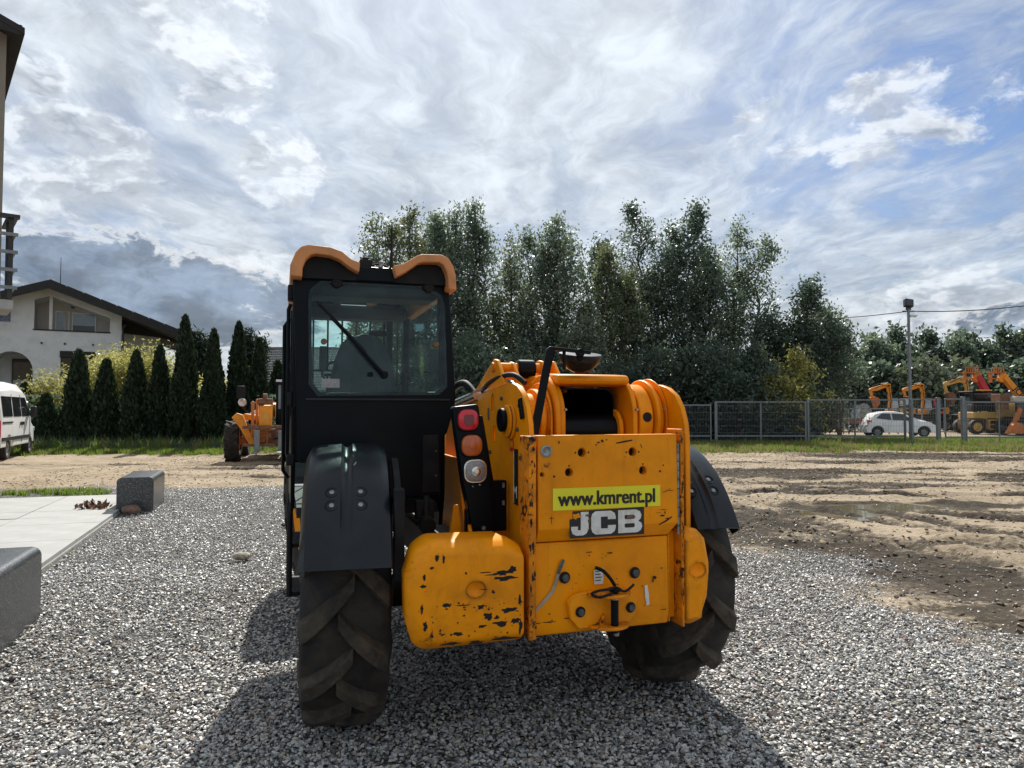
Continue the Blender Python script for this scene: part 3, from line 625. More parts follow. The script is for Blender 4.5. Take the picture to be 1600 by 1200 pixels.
# --- rear mudguards
def mudguard(side):
    """swept shell: flat crown with a groove, bevelled shoulders, skirts; side=+1 outer skirt on the right"""
    f = empty('mudguard', (side * .925, 0, RW)); f.parent = TH; f.rotation_euler = (0, 0, R(ST))
    ri, ro = .70, .78; a_list = np.radians(np.linspace(21 if side < 0 else 27, 158, 30)); rings = []
    xo = .188 if side < 0 else .158; xi = -.205 if side < 0 else -.10
    cs = [(xo + .012, -.165), (xo + .012, -.06), (xo - .012, -.012), (xo - .055, .0), (.028, .006), (.014, -.008), (0, -.012), (-.014, -.008), (-.028, .006), (xi + .05, 0), (xi + .012, -.02), (xi, -.05), (xi, -.075)]
    outer = [(side * x, d) for x, d in cs]; th = .010
    for a in a_list:
        gr = math.sin(min(1, max(0, (a - R(21)) / R(18))) * PI / 2)         # groove fades near the tail
        top = []; bot = []
        tail = max(0, 1 - (a - R(21)) / R(16))
        for x, d in outer:
            dd_ = d * (1 if d < -.03 else gr) 
            if d <= -.06: dd_ = d * (1 - .55 * tail)
            rr = ro + dd_; top.append((x, -rr * math.cos(a), rr * math.sin(a)))
            r2 = rr - th; xx = x - math.copysign(th, x) * (abs(d) >= .05); bot.append((xx, -r2 * math.cos(a), r2 * math.sin(a)))
        rings.append(top + bot[::-1])
    sh = build('shell', MB().loft(rings), 'plastic', f, smooth=True); sh.data.set_sharp_from_angle(angle=R(33))
    for sx in (-.066, .062):
        for a in (R(43), R(48.5)):
            p = Vector((sx * 1.0, -(ro + .001) * math.cos(a), (ro + .001) * math.sin(a))); q = Euler((-(PI / 2 - a), 0, 0)).to_matrix().to_4x4()
            q = Matrix.Rotation(PI / 2 - a, 4, 'X')
            b = build('bolt_recess', MB().lathe([(-.002, .034), (.004, .030), (.003, .023), (-.004, .020), (-.004, .0)], 20, 'z'), 'black_matt', f, smooth=True); b.matrix_local = Matrix.Translation(p) @ q
            n = build('bolt', MB().lathe([(-.003, .012), (.005, .012), (.006, .0)], 6, 'z'), 'steel', b)
    # inner bracket post beside the shell
    xb = -side * .232
    pts = [(-(ro - .035) * math.cos(a), (ro - .035) * math.sin(a)) for a in np.radians(np.linspace(75, 42, 6))]
    rb = MB(); rb.loft([[(xb - .012, y, z), (xb + .020, y, z), (xb + .020, y * .94, z * .94), (xb - .012, y * .94, z * .94)] for y, z in pts]); build('bracket', rb, 'black_matt', f, .004)
    build('bracket', MB().box(xb - .02, xb + .028, -.585, -.50, .18, .60), 'black_matt', f, .006)
    return f
mudguard(-1); mudguard(1)
# --- chassis and tower
build('chassis', MB().box(-.10, .66, -.45, 3.3, .50, .92).box(-.58, .62, -.42, -.18, .50, .86).box(-.40, -.10, .1, 3.2, .62, .84), 'black_matt', TH, .01)
build('chassis_side_plate', MB().prism([(-.35, .52), (-.35, .92), (.0, 1.10), (.35, 1.30), (1.3, 1.3), (1.3, .52)], -.215, -.195, 'x'), 'yellow', TH, .004)
build('gusset', MB().prism([(-.40, .98), (-.30, 1.0), (-.22, 1.15), (-.26, 1.17)], -.36, -.34, 'x').prism([(-.44, .93), (-.36, .93), (-.385, 1.11), (-.41, 1.11)], -.28, -.26, 'y'), 'yellow', TH, .004)
build('hose_coupling', MB().cyl((-.50, .02, .98), (-.50, -.06, .97), .045, 14).cyl((-.50, .0, 1.0), (-.49, .05, 1.12), .02, 10).box(-.55, -.45, .02, .08, 1.0, 1.1), 'black_matt', TH, .004)
LP = [(1.25, .9), (1.15, 1.60), (.13, 1.704), (-.28, 1.738), (-.36, 1.738), (-.45, 1.718), (-.53, 1.675), (-.585, 1.61), (-.618, 1.53), (-.630, 1.44), (-.630, .50), (1.25, .50)]
lp_ = build('tower_plate', MB().prism(LP, -.125, -.095, 'x'), 'yellow', TH, .004)
slot = lambda y, z0, z1, r: [(y + r * math.cos(R(a)), z1 - r + r * math.sin(R(a))) for a in range(0, 181, 30)] + [(y + r * math.cos(R(a)), z0 + r + r * math.sin(R(a))) for a in range(180, 361, 30)]
cut(lp_, MB().prism(slot(-.012, 1.575, 1.69, .022), -.2, 0, 'x'), MB().prism(slot(-.047, 1.42, 1.51, .02), -.2, 0, 'x'))
rp_ = build('tower_plate', MB().prism([(y, z) for y, z in LP], .735, .765, 'x'), 'yellow', TH, .004)
build('pin_cap', MB().cyl((-.13, -.31, 1.546), (-.175, -.31, 1.546), .062, 24), 'black_paint', TH, .006)
build('pin_collar', MB().cyl((-.125, -.335, 1.54), (-.150, -.335, 1.54), .085, 24).cyl((-.125, -.36, 1.535), (-.137, -.36, 1.535), .09, 24), 'yellow', TH, .006)
build('rubber_stop', MB().prism([(-.575, 1.56), (-.53, 1.66), (-.50, 1.65), (-.54, 1.55)], -.14, -.124, 'x'), 'black_paint', TH, .004)
for z0, z1, y0, y1 in ((1.54, 1.61, .045, .075), (1.085, 1.16, .19, .22)): build('serial_tag', MB().box(-.129, -.1255, y0, y1, z0, z1) if z0 > 1.2 else MB().box(-.222, -.2155, -.33, -.29, 1.08, 1.17), 'steel', TH)
build('warning_sticker', MB().box(-.1275, -.1255, -.40, -.335, 1.385, 1.445), 'sticker_red', TH); build('warning_sticker', MB().box(-.1285, -.1276, -.392, -.343, 1.405, 1.44), 'yellow', TH)
mstk = build('model_sticker', MB().box(-.1275, -.1255, -.47, -.40, 1.12, 1.40), 'sticker_black', TH)
mt = text_mesh('M', .085, 0, 1., 3); build('lettering', mt, 'sticker_white', mstk, loc=(-.1285, -.432, 1.18), rot=(R(90), 0, R(-90)))
build('edge_line', MB().box(-.129, -.1276, -.411, -.405, 1.125, 1.395), 'sticker_white', mstk)
# boom rear end between the plates
def arcplate(x0, x1, cy, cz, r, zb, mname='yellow', yb=.35):
    p = [(yb, zb)] + [(yb, cz + r * .5)] + [(cy + r * math.cos(R(a)), cz + r * math.sin(R(a))) for a in range(62, 185, 10)] + [(cy - r, zb)]
    return MB().prism(p, x0, x1, 'x')
build('boom_boss', MB().cyl((-.095, -.30, 1.55), (.06, -.30, 1.55), .135, 32), 'yellow', TH, .012)
build('boom_boss', MB().cyl((.0, -.30, 1.545), (.03, -.30, 1.545), .165, 36).cyl((.045, -.3, 1.545), (.055, -.3, 1.545), .15, 32), 'yellow', TH, .006)
build('boom_side_plate', arcplate(.085, .115, -.22, 1.555, .235, 1.30), 'yellow', TH, .006)
build('boom_side_plate', arcplate(.528, .556, -.22, 1.555, .235, 1.30), 'yellow', TH, .006)
build('boom_flange', arcplate(.115, .15, -.22, 1.55, .215, 1.30), 'yellow', TH, .010)
build('boom_cross_tube', MB().prism([(-.30, 1.725), (-.40, 1.735), (-.415, 1.76), (-.39, 1.785), (-.25, 1.795), (.3, 1.79), (.3, 1.74)], .115, .53, 'x'), 'yellow', TH, .010)
bo = build('boom_throat', MB().prism(rrect(.32, 1.53, .345, .38, .06), -.30, .55, 'y'), 'black_paint', TH, smooth=True)
cut(bo, MB().prism(rrect(.32, 1.53, .325, .36, .055), -.36, .45, 'y'))
build('hose_drum', MB().cyl((.155, -.27, 1.49), (.50, -.27, 1.49), .085, 28), 'black_paint', TH, .008)
build('drum_flange', MB().cyl((.485, -.27, 1.49), (.510, -.27, 1.49), .115, 28), 'yellow', TH, .006)
for xx, ww, rd in ((.566, .080, .195), (.656, .024, .222), (.690, .026, .185)):
    build('boom_boss', MB().cyl((xx, -.27, 1.545), (xx + ww, -.27, 1.545), rd, 40), 'yellow', TH, .008, 3)
build('boom_boss', MB().cyl((.55, -.27, 1.545), (.74, -.27, 1.545), .15, 32), 'yellow', TH)
build('grease_port', MB().cyl((.606, -.455, 1.56), (.606, -.468, 1.56), .026, 18), 'hole', TH)
build('boom', MB().prism([(.56, 1.29), (.56, 1.65), (4.6, 1.12), (4.6, .82)], .15, .50, 'x'), 'yellow', TH, .012)
# ears for the upper ram, with its black sleeve
ear = [(.80, 1.60), (.20, 1.855), (.10, 1.895), (.04, 1.885), (-.05, 1.80), (-.15, 1.70)]
for x0 in (-.085, .015, .195, .265): build('ram_ear', MB().prism([(y + (.02 if x0 > 0 else 0), z - (.0 if x0 != .015 else .012)) for y, z in ear], x0, x0 + .022, 'x'), 'yellow', TH, .006)
build('ram_pin', MB().cyl((-.10, .09, 1.845), (.29, .09, 1.845), .028, 18), 'yellow', TH)
build('ram_sleeve', MB().cyl((.055, .09, 1.838), (.16, .09, 1.838), .055, 24), 'black_paint', TH, .01)
build('hydraulic_ram', MB().cyl((.10, .1, 1.835), (.12, 1.5, 1.56), .045, 18), 'chrome', TH)
build('hydraulic_ram', MB().cyl((-.16, .9, 1.62), (-.13, .30, 1.69), .03, 14), 'chrome', TH)
def hose(pts, r, m='black_matt', name='hose'):
    ps = [Vector(p) for p in pts]; out = []
    for i in range(len(ps) - 1):
        p0, p1, p2, p3 = ps[max(i - 1, 0)], ps[i], ps[i + 1], ps[min(i + 2, len(ps) - 1)]
        for k in range(6):
            t = k / 6; out.append(.5 * ((2 * p1) + (p2 - p0) * t + (2 * p0 - 5 * p1 + 4 * p2 - p3) * t * t + (3 * p1 - p0 - 3 * p2 + p3) * t ** 3))
    out.append(ps[-1]); return build(name, MB().tube(out, r, 10), m, TH, smooth=True)
hose([(-.20, .80, 1.66), (-.18, .66, 1.745), (-.15, .52, 1.765), (-.12, .40, 1.70)], .024)
hose([(-.09, .40, 1.69), (-.085, .20, 1.755), (-.07, -.05, 1.79), (-.06, -.22, 1.785), (-.03, -.30, 1.74)], .015)
hose([(-.08, .36, 1.70), (-.07, .1, 1.745), (-.06, -.12, 1.755), (-.05, -.22, 1.72)], .012, 'chrome')
hose([(-.07, .38, 1.68), (-.05, .1, 1.72), (-.04, -.1, 1.73), (-.03, -.2, 1.70)], .014)
for y_, z_ in ((-.50, 1.62), (-.47, 1.50), (-.52, 1.36), (-.20, 1.66), (.02, 1.36)): build('plate_bolt', MB().cyl((-.125, y_, z_), (-.137, y_, z_), .012, 6), 'bolt', TH, .002)
build('tower_rib', MB().box(-.095, -.02, -.60, -.56, .95, 1.40).box(-.095, .10, -.545, -.52, 1.30, 1.46), 'yellow', TH, .006)
build('tower_rib', MB().prism([(-.02, 1.44), (-.40, 1.44), (-.50, 1.36), (-.50, 1.30), (-.02, 1.30)], -.095, .75, 'x'), 'yellow', TH, .006)
build('pivot_plate', arcplate(.060, .075, -.24, 1.545, .20, 1.30), 'yellow', TH, .004)
build('pivot_plate', arcplate(.722, .733, -.24, 1.55, .225, 1.30), 'yellow', TH, .004)
for x_ in (.135, .545, .70): build('grease_nipple', MB().cyl((x_, -.455 if x_ < .6 else -.48, 1.60), (x_, -.47 if x_ < .6 else -.49, 1.60), .007, 8), 'steel', TH)
# --- rear panel, flanges, lower plate
BEFORE = set(COL.objects)
door = build('rear_hatch', MB().loft([[(x, y, z) for x in (-.080,)for y, z in ()] or [(-.080, -.628, 1.474), (.688, -.628, 1.474), (.688, -.56, 1.474), (-.080, -.56, 1.474)],
        [(-.080, -.634, 1.02), (.688, -.634, 1.02), (.688, -.56, 1.02), (-.080, -.56, 1.02)], [(-.080, -.600, .955), (.645, -.600, .955), (.645, -.56, .955), (-.080, -.56, .955)]]), 'yellow', TH, .007, 3)
holes = [(.153, 1.388, .021), (.431, 1.386, .021), (.084, 1.292, .020), (.488, 1.291, .020), (-.057, 1.285, .010)]
cut(door, *[MB().cyl((x, -.70, z), (x, -.585, z), r, 20) for x, z, r in holes])
for x, z, r in holes: build('bolt_hole', MB().cyl((x, -.592, z), (x, -.590, z), r * .98, 20), 'hole', door)
small = [(.118, 1.388), (.188, 1.388), (.396, 1.386), (.466, 1.386), (.084, 1.325), (.084, 1.258), (.488, 1.324), (.488, 1.258), (.20, 1.275), (.315, 1.272), (.605, 1.315), (.515, 1.24)]
for x, z in small: build('rivet_hole', disc_y((x, -.629, z), .0048, .0012, 10), 'hole', door)
build('latch', MB().lathe([(0, .030), (.004, .030), (.006, .022), (.003, .018), (.003, .009), (.010, .008), (.010, 0)], 24, 'y').xf(Matrix.Translation((-.035, -.629, 1.398)) @ Matrix.Rotation(PI, 4, 'Z')), 'steel', door, smooth=True)
for x, z, s in ((.005, 1.275, .035), (.585, 1.285, .04)):
    build('glue_stain', disc_y((x, -.6305, z), .006, .001, 8), 'hole', door)
hg = MB()
for k in range(10): hg.cyl((.692, -.628, .96 + k * .047), (.692, -.628, 1.003 + k * .047), .0085, 10)
build('hinge', hg, 'steel', door)
build('side_flange', MB().box(-.128, -.092, -.645, -.50, .50, 1.472), 'yellow_edge', TH, .005)
build('side_flange', MB().box(.700, .716, -.645, -.50, .49, 1.50), 'yellow_edge', TH, .005)
lowp = build('lower_plate', MB().prism([(-.60, .95), (-.612, .56), (-.595, .505), (-.54, .492), (-.54, .95)], -.092, .645, 'x'), 'yellow', TH, .008)
build('recess_channel', MB().box(.655, .706, -.565, -.53, .52, .97).box(.646, .656, -.60, -.53, .51, .96), 'yellow', TH, .003)
# --- counterweight side blocks
def block(outline, yf, ym, ybk, back_shrink, dent, name='counterweight'):
    """cast block: flat rear face, bulging shoulder, body running forward"""
    cx = sum(q[0] for q in outline) / len(outline); cz = sum(q[1] for q in outline) / len(outline)
    ins = lambda k: [(x + (cx - x) / abs(cx - x) * min(k, abs(cx - x)) if (x, z) not in fixed else x, z + (cz - z) / abs(cz - z) * k) for x, z in outline]
    fixed = {q for q in outline if abs(q[0] - outline[0][0]) < .02}
    r0 = [(x, yf, z) for x, z in ins(.040)]; r1 = [(x, ym, z) for x, z in outline]; r2 = [(cx + (x - cx) * (1 if (x, z) in fixed else back_shrink), ybk, z) for x, z in outline]
    o = build(name, MB().loft([r0, r1, r2]), 'yellow_worn', TH, .026, 4)
    dg = bpy.context.evaluated_depsgraph_get(); me = bpy.data.meshes.new_from_object(o.evaluated_get(dg)); o.modifiers.clear(); o.data = me
    d = MB().loft([[(math.sin(t) * math.cos(a), -math.cos(t), math.sin(t) * math.sin(a)) for a in np.linspace(0, 2 * PI, 24, endpoint=False)] for t in np.linspace(.2, PI - .2, 9)]).xf(Matrix.Translation(dent) @ Matrix.Diagonal((.050, .036, .042, 1)))
    return cut(o, d)
bl = block([(-.150, .492), (-.150, .945), (-.215, .985), (-.60, .992), (-.675, .945), (-.716, .83), (-.708, .62), (-.680, .53), (-.64, .490)], -.652, -.585, -.36, .90, (-.392, -.664, .765))
br = block([(.722, .490), (.722, .965), (.765, .985), (.820, .975), (.868, .925), (.892, .80), (.880, .62), (.845, .53), (.80, .490)], -.652, -.59, -.505, 1.0, (.790, -.662, .775))
# paint worn to bare black: ragged flakes, a hair proud of the plate they sit on
def flakes(name, specs, parent, seed, m='hole'):
    """specs: (x, y, z, width, height) on a rear-facing plate"""
    rr = random.Random(seed); mb = MB()
    for x, y, z, w_, h in specs:
        n = 14; a0 = rr.uniform(0, 1); ring = []
        for k in range(n):
            a = 2 * PI * k / n + a0; q = rr.uniform(.45, 1.15); ring.append((x + w_ / 2 * q * math.cos(a), y, z + h / 2 * q * math.sin(a)))
        mb.add(ring + [(x, y, z)], [(k, (k + 1) % n, n) for k in range(n)])
    return kind(build(name, mb, m, parent), 'stuff')
rr = random.Random(5)
yb = lambda x: -.6530
sp_ = [(-.26, 0, .835, .075, .030), (-.30, 0, .83, .10, .012), (-.245, 0, .81, .14, .026), (-.215, 0, .845, .045, .04), (-.35, 0, .842, .06, .008), (-.44, 0, .845, .014, .014),
       (-.53, 0, .705, .045, .022), (-.46, 0, .70, .09, .006), (-.37, 0, .685, .04, .035), (-.24, 0, .66, .085, .03), (-.20, 0, .665, .03, .012), (-.33, 0, .64, .055, .04), (-.29, 0, .63, .03, .02), (-.27, 0, .60, .09, .03), (-.20, 0, .605, .05, .03),
       (-.36, 0, .595, .04, .02), (-.48, 0, .572, .06, .02), (-.55, 0, .575, .03, .012), (-.52, 0, .53, .12, .014), (-.39, 0, .525, .10, .014), (-.25, 0, .53, .14, .018), (-.18, 0, .70, .02, .07), (-.175, 0, .58, .02, .08), (-.575, 0, .925, .02, .04), (-.545, 0, .915, .014, .05), (-.60, 0, .88, .025, .02), (-.635, 0, .84, .02, .03), (-.64, 0, .80, .03, .016), (-.645, 0, .70, .016, .06), (-.63, 0, .62, .02, .05), (-.35, 0, .765, .05, .007), (-.31, 0, .75, .02, .02)]
sp_ += [(rr.uniform(-.6, -.17), 0, rr.uniform(.53, .72), rr.uniform(.004, .016), rr.uniform(.004, .012)) for _ in range(46)]
flakes('worn_paint', [(x, yb(x), z, a, b) for x, _, z, a, b in sp_], bl, 1)
sl2 = []
for x, z, a, b in ((-.705, .80, .012, .03), (-.70, .845, .03, .02), (-.700, .74, .02, .05), (-.692, .66, .03, .12), (-.685, .62, .02, .10)): sl2.append((x, -.606, z, a, b))
flakes('worn_paint', [(.03, -.6345, 1.44, .008, .02)] + [(rr.uniform(-.06, .66), -.6345, rr.uniform(1.03, 1.46), rr.uniform(.002, .007), rr.uniform(.002, .006)) for _ in range(44)] +
       [(.595, -.6352, 1.06, .03, .010), (.625, -.6352, 1.045, .03, .007), (.61, -.6352, 1.075, .008, .02), (.575, -.6352, 1.075, .04, .003), (.60, -.6352, 1.09, .05, .003), (-.01, -.6352, 1.07, .004, .05), (-.01, -.6352, 1.075, .03, .004)] +
       [(.24, -.6342, 1.437, .022, .012), (.262, -.6342, 1.445, .016, .018), (.228, -.6342, 1.425, .012, .008), (.285, -.6342, 1.45, .008, .010)], door, 2)
def stroke(name, pts, wd, parent, m='hole', y=-.6145):
    mb = MB(); n = len(pts); L = []; 
    for i, (x, z) in enumerate(pts):
        a, b = pts[max(i - 1, 0)], pts[min(i + 1, n - 1)]; dx, dz = b[0] - a[0], b[1] - a[1]; l = math.hypot(dx, dz) or 1; q = wd * (.5 + .5 * math.sin(PI * (i + .5) / n)); L.append(((x - dz / l * q, y, z + dx / l * q), (x + dz / l * q, y, z - dx / l * q)))
    mb.add([p for q in L for p in q], [(2 * i, 2 * i + 1, 2 * i + 3, 2 * i + 2) for i in range(n - 1)]); return build(name, mb, m, parent)
stroke('scratch', [(.34, 1.432), (.39, 1.440), (.43, 1.446)], .004, door, y=-.6305)
stroke('scratch', [(.575, 1.015), (.615, 1.032), (.65, 1.052)], .004, door, y=-.6362)
stroke('scratch', [(.66, 1.185), (.63, 1.188), (.60, 1.176)], .0015, door, y=-.634)
stroke('scratch', [(.475, 1.425), (.485, 1.405)], .002, door, y=-.631)
stroke('scraped_streak', [(-.10, .62), (-.05, .665), (.0, .715), (.02, .76), (.035, .81), (.055, .855)], .009, lowp, 'rock'); stroke('scraped_streak', [(.03, .80), (.045, .835), (.06, .868)], .010, lowp, 'bolt', -.6148)
stroke('scraped_streak', [(.51, .71), (.515, .66), (.52, .61)], .011, lowp, 'sticker_white')
flakes('worn_paint', [(rr.uniform(-.05, .62), -.6142, rr.uniform(.56, .90), rr.uniform(.003, .012), rr.uniform(.003, .010)) for _ in range(30)] + [(.56, -.6142, .745, .03, .02), (.55, -.6142, .73, .012, .02), (.60, -.6142, .79, .02, .007), (.20, -.6142, .895, .05, .006), (.31, -.6142, .885, .03, .010)]
       + [(rr.uniform(-.08, .62), -.6142, .575 + rr.uniform(-.004, .012), rr.uniform(.02, .07), .007) for _ in range(9)], lowp, 3)
def edge_chips(x, z0, z1, n, parent, seed, y=-.6462, wd=1.):
    r_ = random.Random(seed); flakes('worn_paint', [(x + r_.uniform(-.014, .014) * wd, y, r_.uniform(z0, z1), r_.uniform(.005, .018) * wd, r_.uniform(.01, .05)) for _ in range(n)], parent, seed)
edge_chips(-.110, .52, 1.46, 26, TH, 7); edge_chips(.708, .50, 1.49, 34, TH, 8, wd=.5)
# --- stickers
sy = build('web_sticker', MB().box(-.004, .583, -.6365, -.6345, 1.110, 1.217), 'sticker_yellow', TH)
tm = text_mesh('www.kmrent.pl', .098, 0, 1., 3)
bx = [v.co.x for v in tm.vertices]; k = .53 / (max(bx) - min(bx)); tm.transform(Matrix.Diagonal((k, 1, 1, 1))); build('lettering', tm, 'sticker_black', sy, loc=(.290, -.6375, 1.162), rot=(R(90), 0, 0))
lg = build('logo_sticker', MB().prism([(.084, 1.065), (.100, 1.065), (.100, 1.103), (.490, 1.109), (.490, .972), (.084, .972)], -.6362, -.6345, 'y'), 'sticker_black', TH)
def letters():
    y0, y1 = -.6376, -.6363; o = []
    def P(pts): return pts
    zt, zb = 1.098, .984; h = zt - zb
    J = MB().prism([(.142, zt), (.184, zt), (.184, zb + .03), (.172, zb + .008), (.155, zb), (.118, zb), (.098, zb + .010), (.091, zb + .03), (.091, zb + .044), (.127, zb + .044), (.127, zb + .026), (.142, zb + .026)], y0, y1, 'y')
    C = MB().prism([(.222, zt), (.305, zt), (.325, zt - .012), (.331, zt - .03), (.331, zt - .042), (.288, zt - .042), (.288, zt - .028), (.250, zt - .028), (.250, zb + .028), (.288, zb + .028), (.288, zb + .043), (.331, zb + .043), (.331, zb + .03), (.325, zb + .012), (.305, zb), (.222, zb), (.204, zb + .012), (.198, zb + .03), (.198, zt - .03), (.204, zt - .012)], y0, y1, 'y')
    B = MB().prism([(.345, zt), (.445, zt), (.466, zt - .010), (.474, zt - .028), (.470, zt - .046), (.456, (zt + zb) / 2), (.474, zb + .046), (.478, zb + .028), (.470, zb + .010), (.450, zb), (.345, zb)], y0, y1, 'y')
    for q in (J, C, B): build('letter', q, 'sticker_white', lg)
    for z in (zt - .036, zb + .036): build('letter_counter', MB().prism(rrect(.408, z, .056, .021, .006, 3), y0 - .0004, y0 + .0004, 'y'), 'sticker_black', lg)
    build('letter_counter', MB().prism([(.385, zt - .045), (.40, zt - .026), (.43, zt - .03), (.445, zt - .038), (.41, zt - .043)], y0 - .0010, y0 - .0006, 'y'), 'rust', lg)
    flakes('torn_patch', [(.188, -.6382, 1.055, .018, .04), (.178, -.6382, 1.08, .03, .016), (.193, -.6382, 1.02, .008, .03)], lg, 12, 'rust'); flakes('torn_patch', [(.118, -.6372, 1.078, .045, .035)], lg, 14, 'yellow')
letters()
# --- bolts and tow hitch
def hexbolt(x, z, r, y, parent=TH):
    b = build('washer', MB().cyl((x, y, z), (x, y - .006, z), r * 1.25, 24), 'black_matt', parent, .002); build('bolt_head', MB().cyl((x, y - .006, z), (x, y - .022, z), r * .85, 6), 'bolt', b, .002)
hexbolt(.066, .780, .023, -.611); hexbolt(.448, .777, .023, -.611)
hp = [(.072, .66), (.085, .585), (.13, .53), (.40, .530), (.44, .575), (.452, .65), (.43, .69), (.37, .705), (.14, .705), (.095, .69)]
hitch = build('tow_hitch', MB().prism(hp, -.640, -.611, 'y'), 'yellow', TH, .005)
hexbolt(.136, .616, .021, -.641, hitch); hexbolt(.408, .615, .021, -.641, hitch)
half = lambda cx, cy, r, n=14: [(cx + r * math.cos(R(180 + 180 * k / n)), cy + r * math.sin(R(180 + 180 * k / n)) * .9) for k in range(n + 1)]
build('clevis', MB().prism(half(.285, -.640, .115), .690, .704, 'z'), 'yellow_edge', hitch, .003); build('clevis', MB().prism(half(.285, -.640, .105), .535, .549, 'z'), 'yellow_edge', hitch, .003)
build('clevis_web', MB().prism([(.22, .55), (.27, .55), (.255, .60)], -.66, -.64, 'y'), 'yellow_edge', hitch)
tp = build('tow_pin', MB().cyl((.297, -.69, .515), (.297, -.69, .715), .019, 18).cyl((.297, -.69, .715), (.297, -.69, .73), .030, 18), 'black_paint', hitch, .002)
build('collar', MB().cyl((.297, -.69, .676), (.297, -.69, .692), .024, 18), 'steel', tp)
hose([(.165, -.72, .715), (.16, -.73, .725), (.19, -.735, .735), (.26, -.72, .735), (.30, -.70, .735), (.34, -.71, .715), (.375, -.715, .735), (.39, -.71, .745)], .0065, 'black_matt', 'pin_clip').parent = tp
hose([(.165, -.72, .712), (.20, -.735, .705), (.27, -.725, .715)], .0065, 'black_matt', 'pin_clip').parent = tp
hose([(.30, -.69, .74), (.275, -.68, .78), (.25, -.655, .81), (.215, -.645, .825)], .009, 'black_paint', 'pin_handle').parent = tp
wl_ = build('load_label', MB().prism([(.225, .735), (.22, .80), (.235, .812), (.272, .812), (.272, .735)], -.6155, -.6125, 'y'), 'sticker_white', TH)
for k, z in enumerate((.800, .785, .77, .755)): build('print_line', MB().box(.228, .266 - .008 * (k % 2), -.6162, -.6156, z - .003, z + .001), 'sticker_black', wl_)
build('shackle_end', MB().cyl((.305, -.69, .50), (.305, -.69, .52), .014, 12), 'steel', tp)
# the whole rear assembly sits behind the tyres: a little smaller and farther back than first laid out
FIT = Matrix.Translation((-.0700, -.2145, .0888)) @ Matrix.Scale(.9445, 4)
done = set()
for o in [o for o in COL.objects if o not in BEFORE]:
    if o.matrix_basis != Matrix.Identity(4): o.matrix_basis = FIT @ o.matrix_basis
    elif o.data.name not in done: o.data.transform(FIT); done.add(o.data.name)
build('rear_frame', MB().box(-.090, .56, -.745, -.40, .56, 1.40).box(-.60, -.15, -.60, -.10, .58, .88), 'black_matt', TH, .01)
# --- lamp clusters
def lamps(side, x_top, x_bot, yy):
    g = empty('tail_lamp', (0, 0, 0)); g.parent = TH
    def at(z): return x_top + (x_bot - x_top) * (1.61 - z) / (1.61 - .98)
    w_ = .068
    out = [(at(1.61) - w_, 1.602), (at(1.61) - w_ + .008, 1.615), (at(1.61) + w_ - .008, 1.628), (at(1.61) + w_, 1.612), (at(1.27) + w_ + .006, 1.24), (at(1.05) + w_ - .008, 1.03), (at(1.0) + w_ - .022, .985), (at(.97), .965), (at(1.0) - w_ + .022, .985), (at(1.05) - w_ + .012, 1.03), (at(1.25) - w_ - .002, 1.24)]
    build('housing', MB().prism(out, yy, yy + .075, 'y'), 'black_paint', g, .010, 3)
    for k, (z, m1) in enumerate(((1.549, 'red_lens'), (1.420, 'amber_lens'), (1.291, 'clear_lens'))):
        c = at(z); s = .107
        build('lens_surround', MB().prism(rrect(c, z, s + .012, s + .012, .042), yy - .008, yy + .01, 'y'), 'black_paint' if k < 2 else 'chrome', g, .003)
        rings = [[(x, yy - .006, zz) for x, zz in rrect(c, z, s, s, .04)], [(x, yy - .018, zz) for x, zz in rrect(c, z, s - .006, s - .006, .038)], [(x, yy - .024, zz) for x, zz in rrect(c, z, s - .03, s - .03, .03)]]
        ln = build('lens', MB().loft(rings), m1, g, smooth=True)
        if k == 0: build('inner_lens', MB().prism(rrect(c, z, .052, .052, .012), yy - .0275, yy - .020, 'y'), 'red_lens_dark', ln)
        elif k == 1: build('inner_lens', MB().lathe([(0, .018), (-.002, .016), (-.003, 0)], 20, 'y', (c, yy - .024, z)), 'amber_lens', ln, smooth=True)
        else:
            build('inner_lens', MB().lathe([(0, .024), (-.002, .020), (-.002, .012), (-.005, .010), (-.005, 0)], 24, 'y', (c, yy - .024, z)), 'chrome', ln, smooth=True)
    for dx, z, r in ((.0, 1.005, .011), (.012, 1.222, .005), (-.025, 1.215, .004)): build('screw', disc_y((at(z) + dx, yy, z), r, .004, 12), 'steel', g)
    if side < 0:
        build('bracket', MB().prism([(at(1.62) + w_, 1.57), (at(1.62) + w_ + .03, 1.57), (at(1.25) + w_ + .035, 1.22), (at(1.25) + w_, 1.22)], yy + .03, yy + .07, 'y').box(at(1.25) + .02, -.145, yy + .055, yy + .10, .975, 1.235), 'black_paint', g, .006)
        for z in (1.21, 1.12): build('clip', MB().box(-.172, -.160, yy + .048, yy + .056, z - .012, z + .012), 'steel', g)
        build('bracket', MB().box(at(1.0) - .085, at(1.0) - .03, yy + .03, yy + .08, .975, 1.10), 'black_paint', g, .012)
    return g
lamps(-1, -.378, -.282, -.40)
lr = lamps(1, .800, .765, -.36); 
build('lamp_housing_boss', MB().lathe([(-.02, .075), (.01, .075), (.04, .05), (.045, 0)], 24, 'y', (.80, -.40, 1.52)), 'yellow', TH, smooth=True)
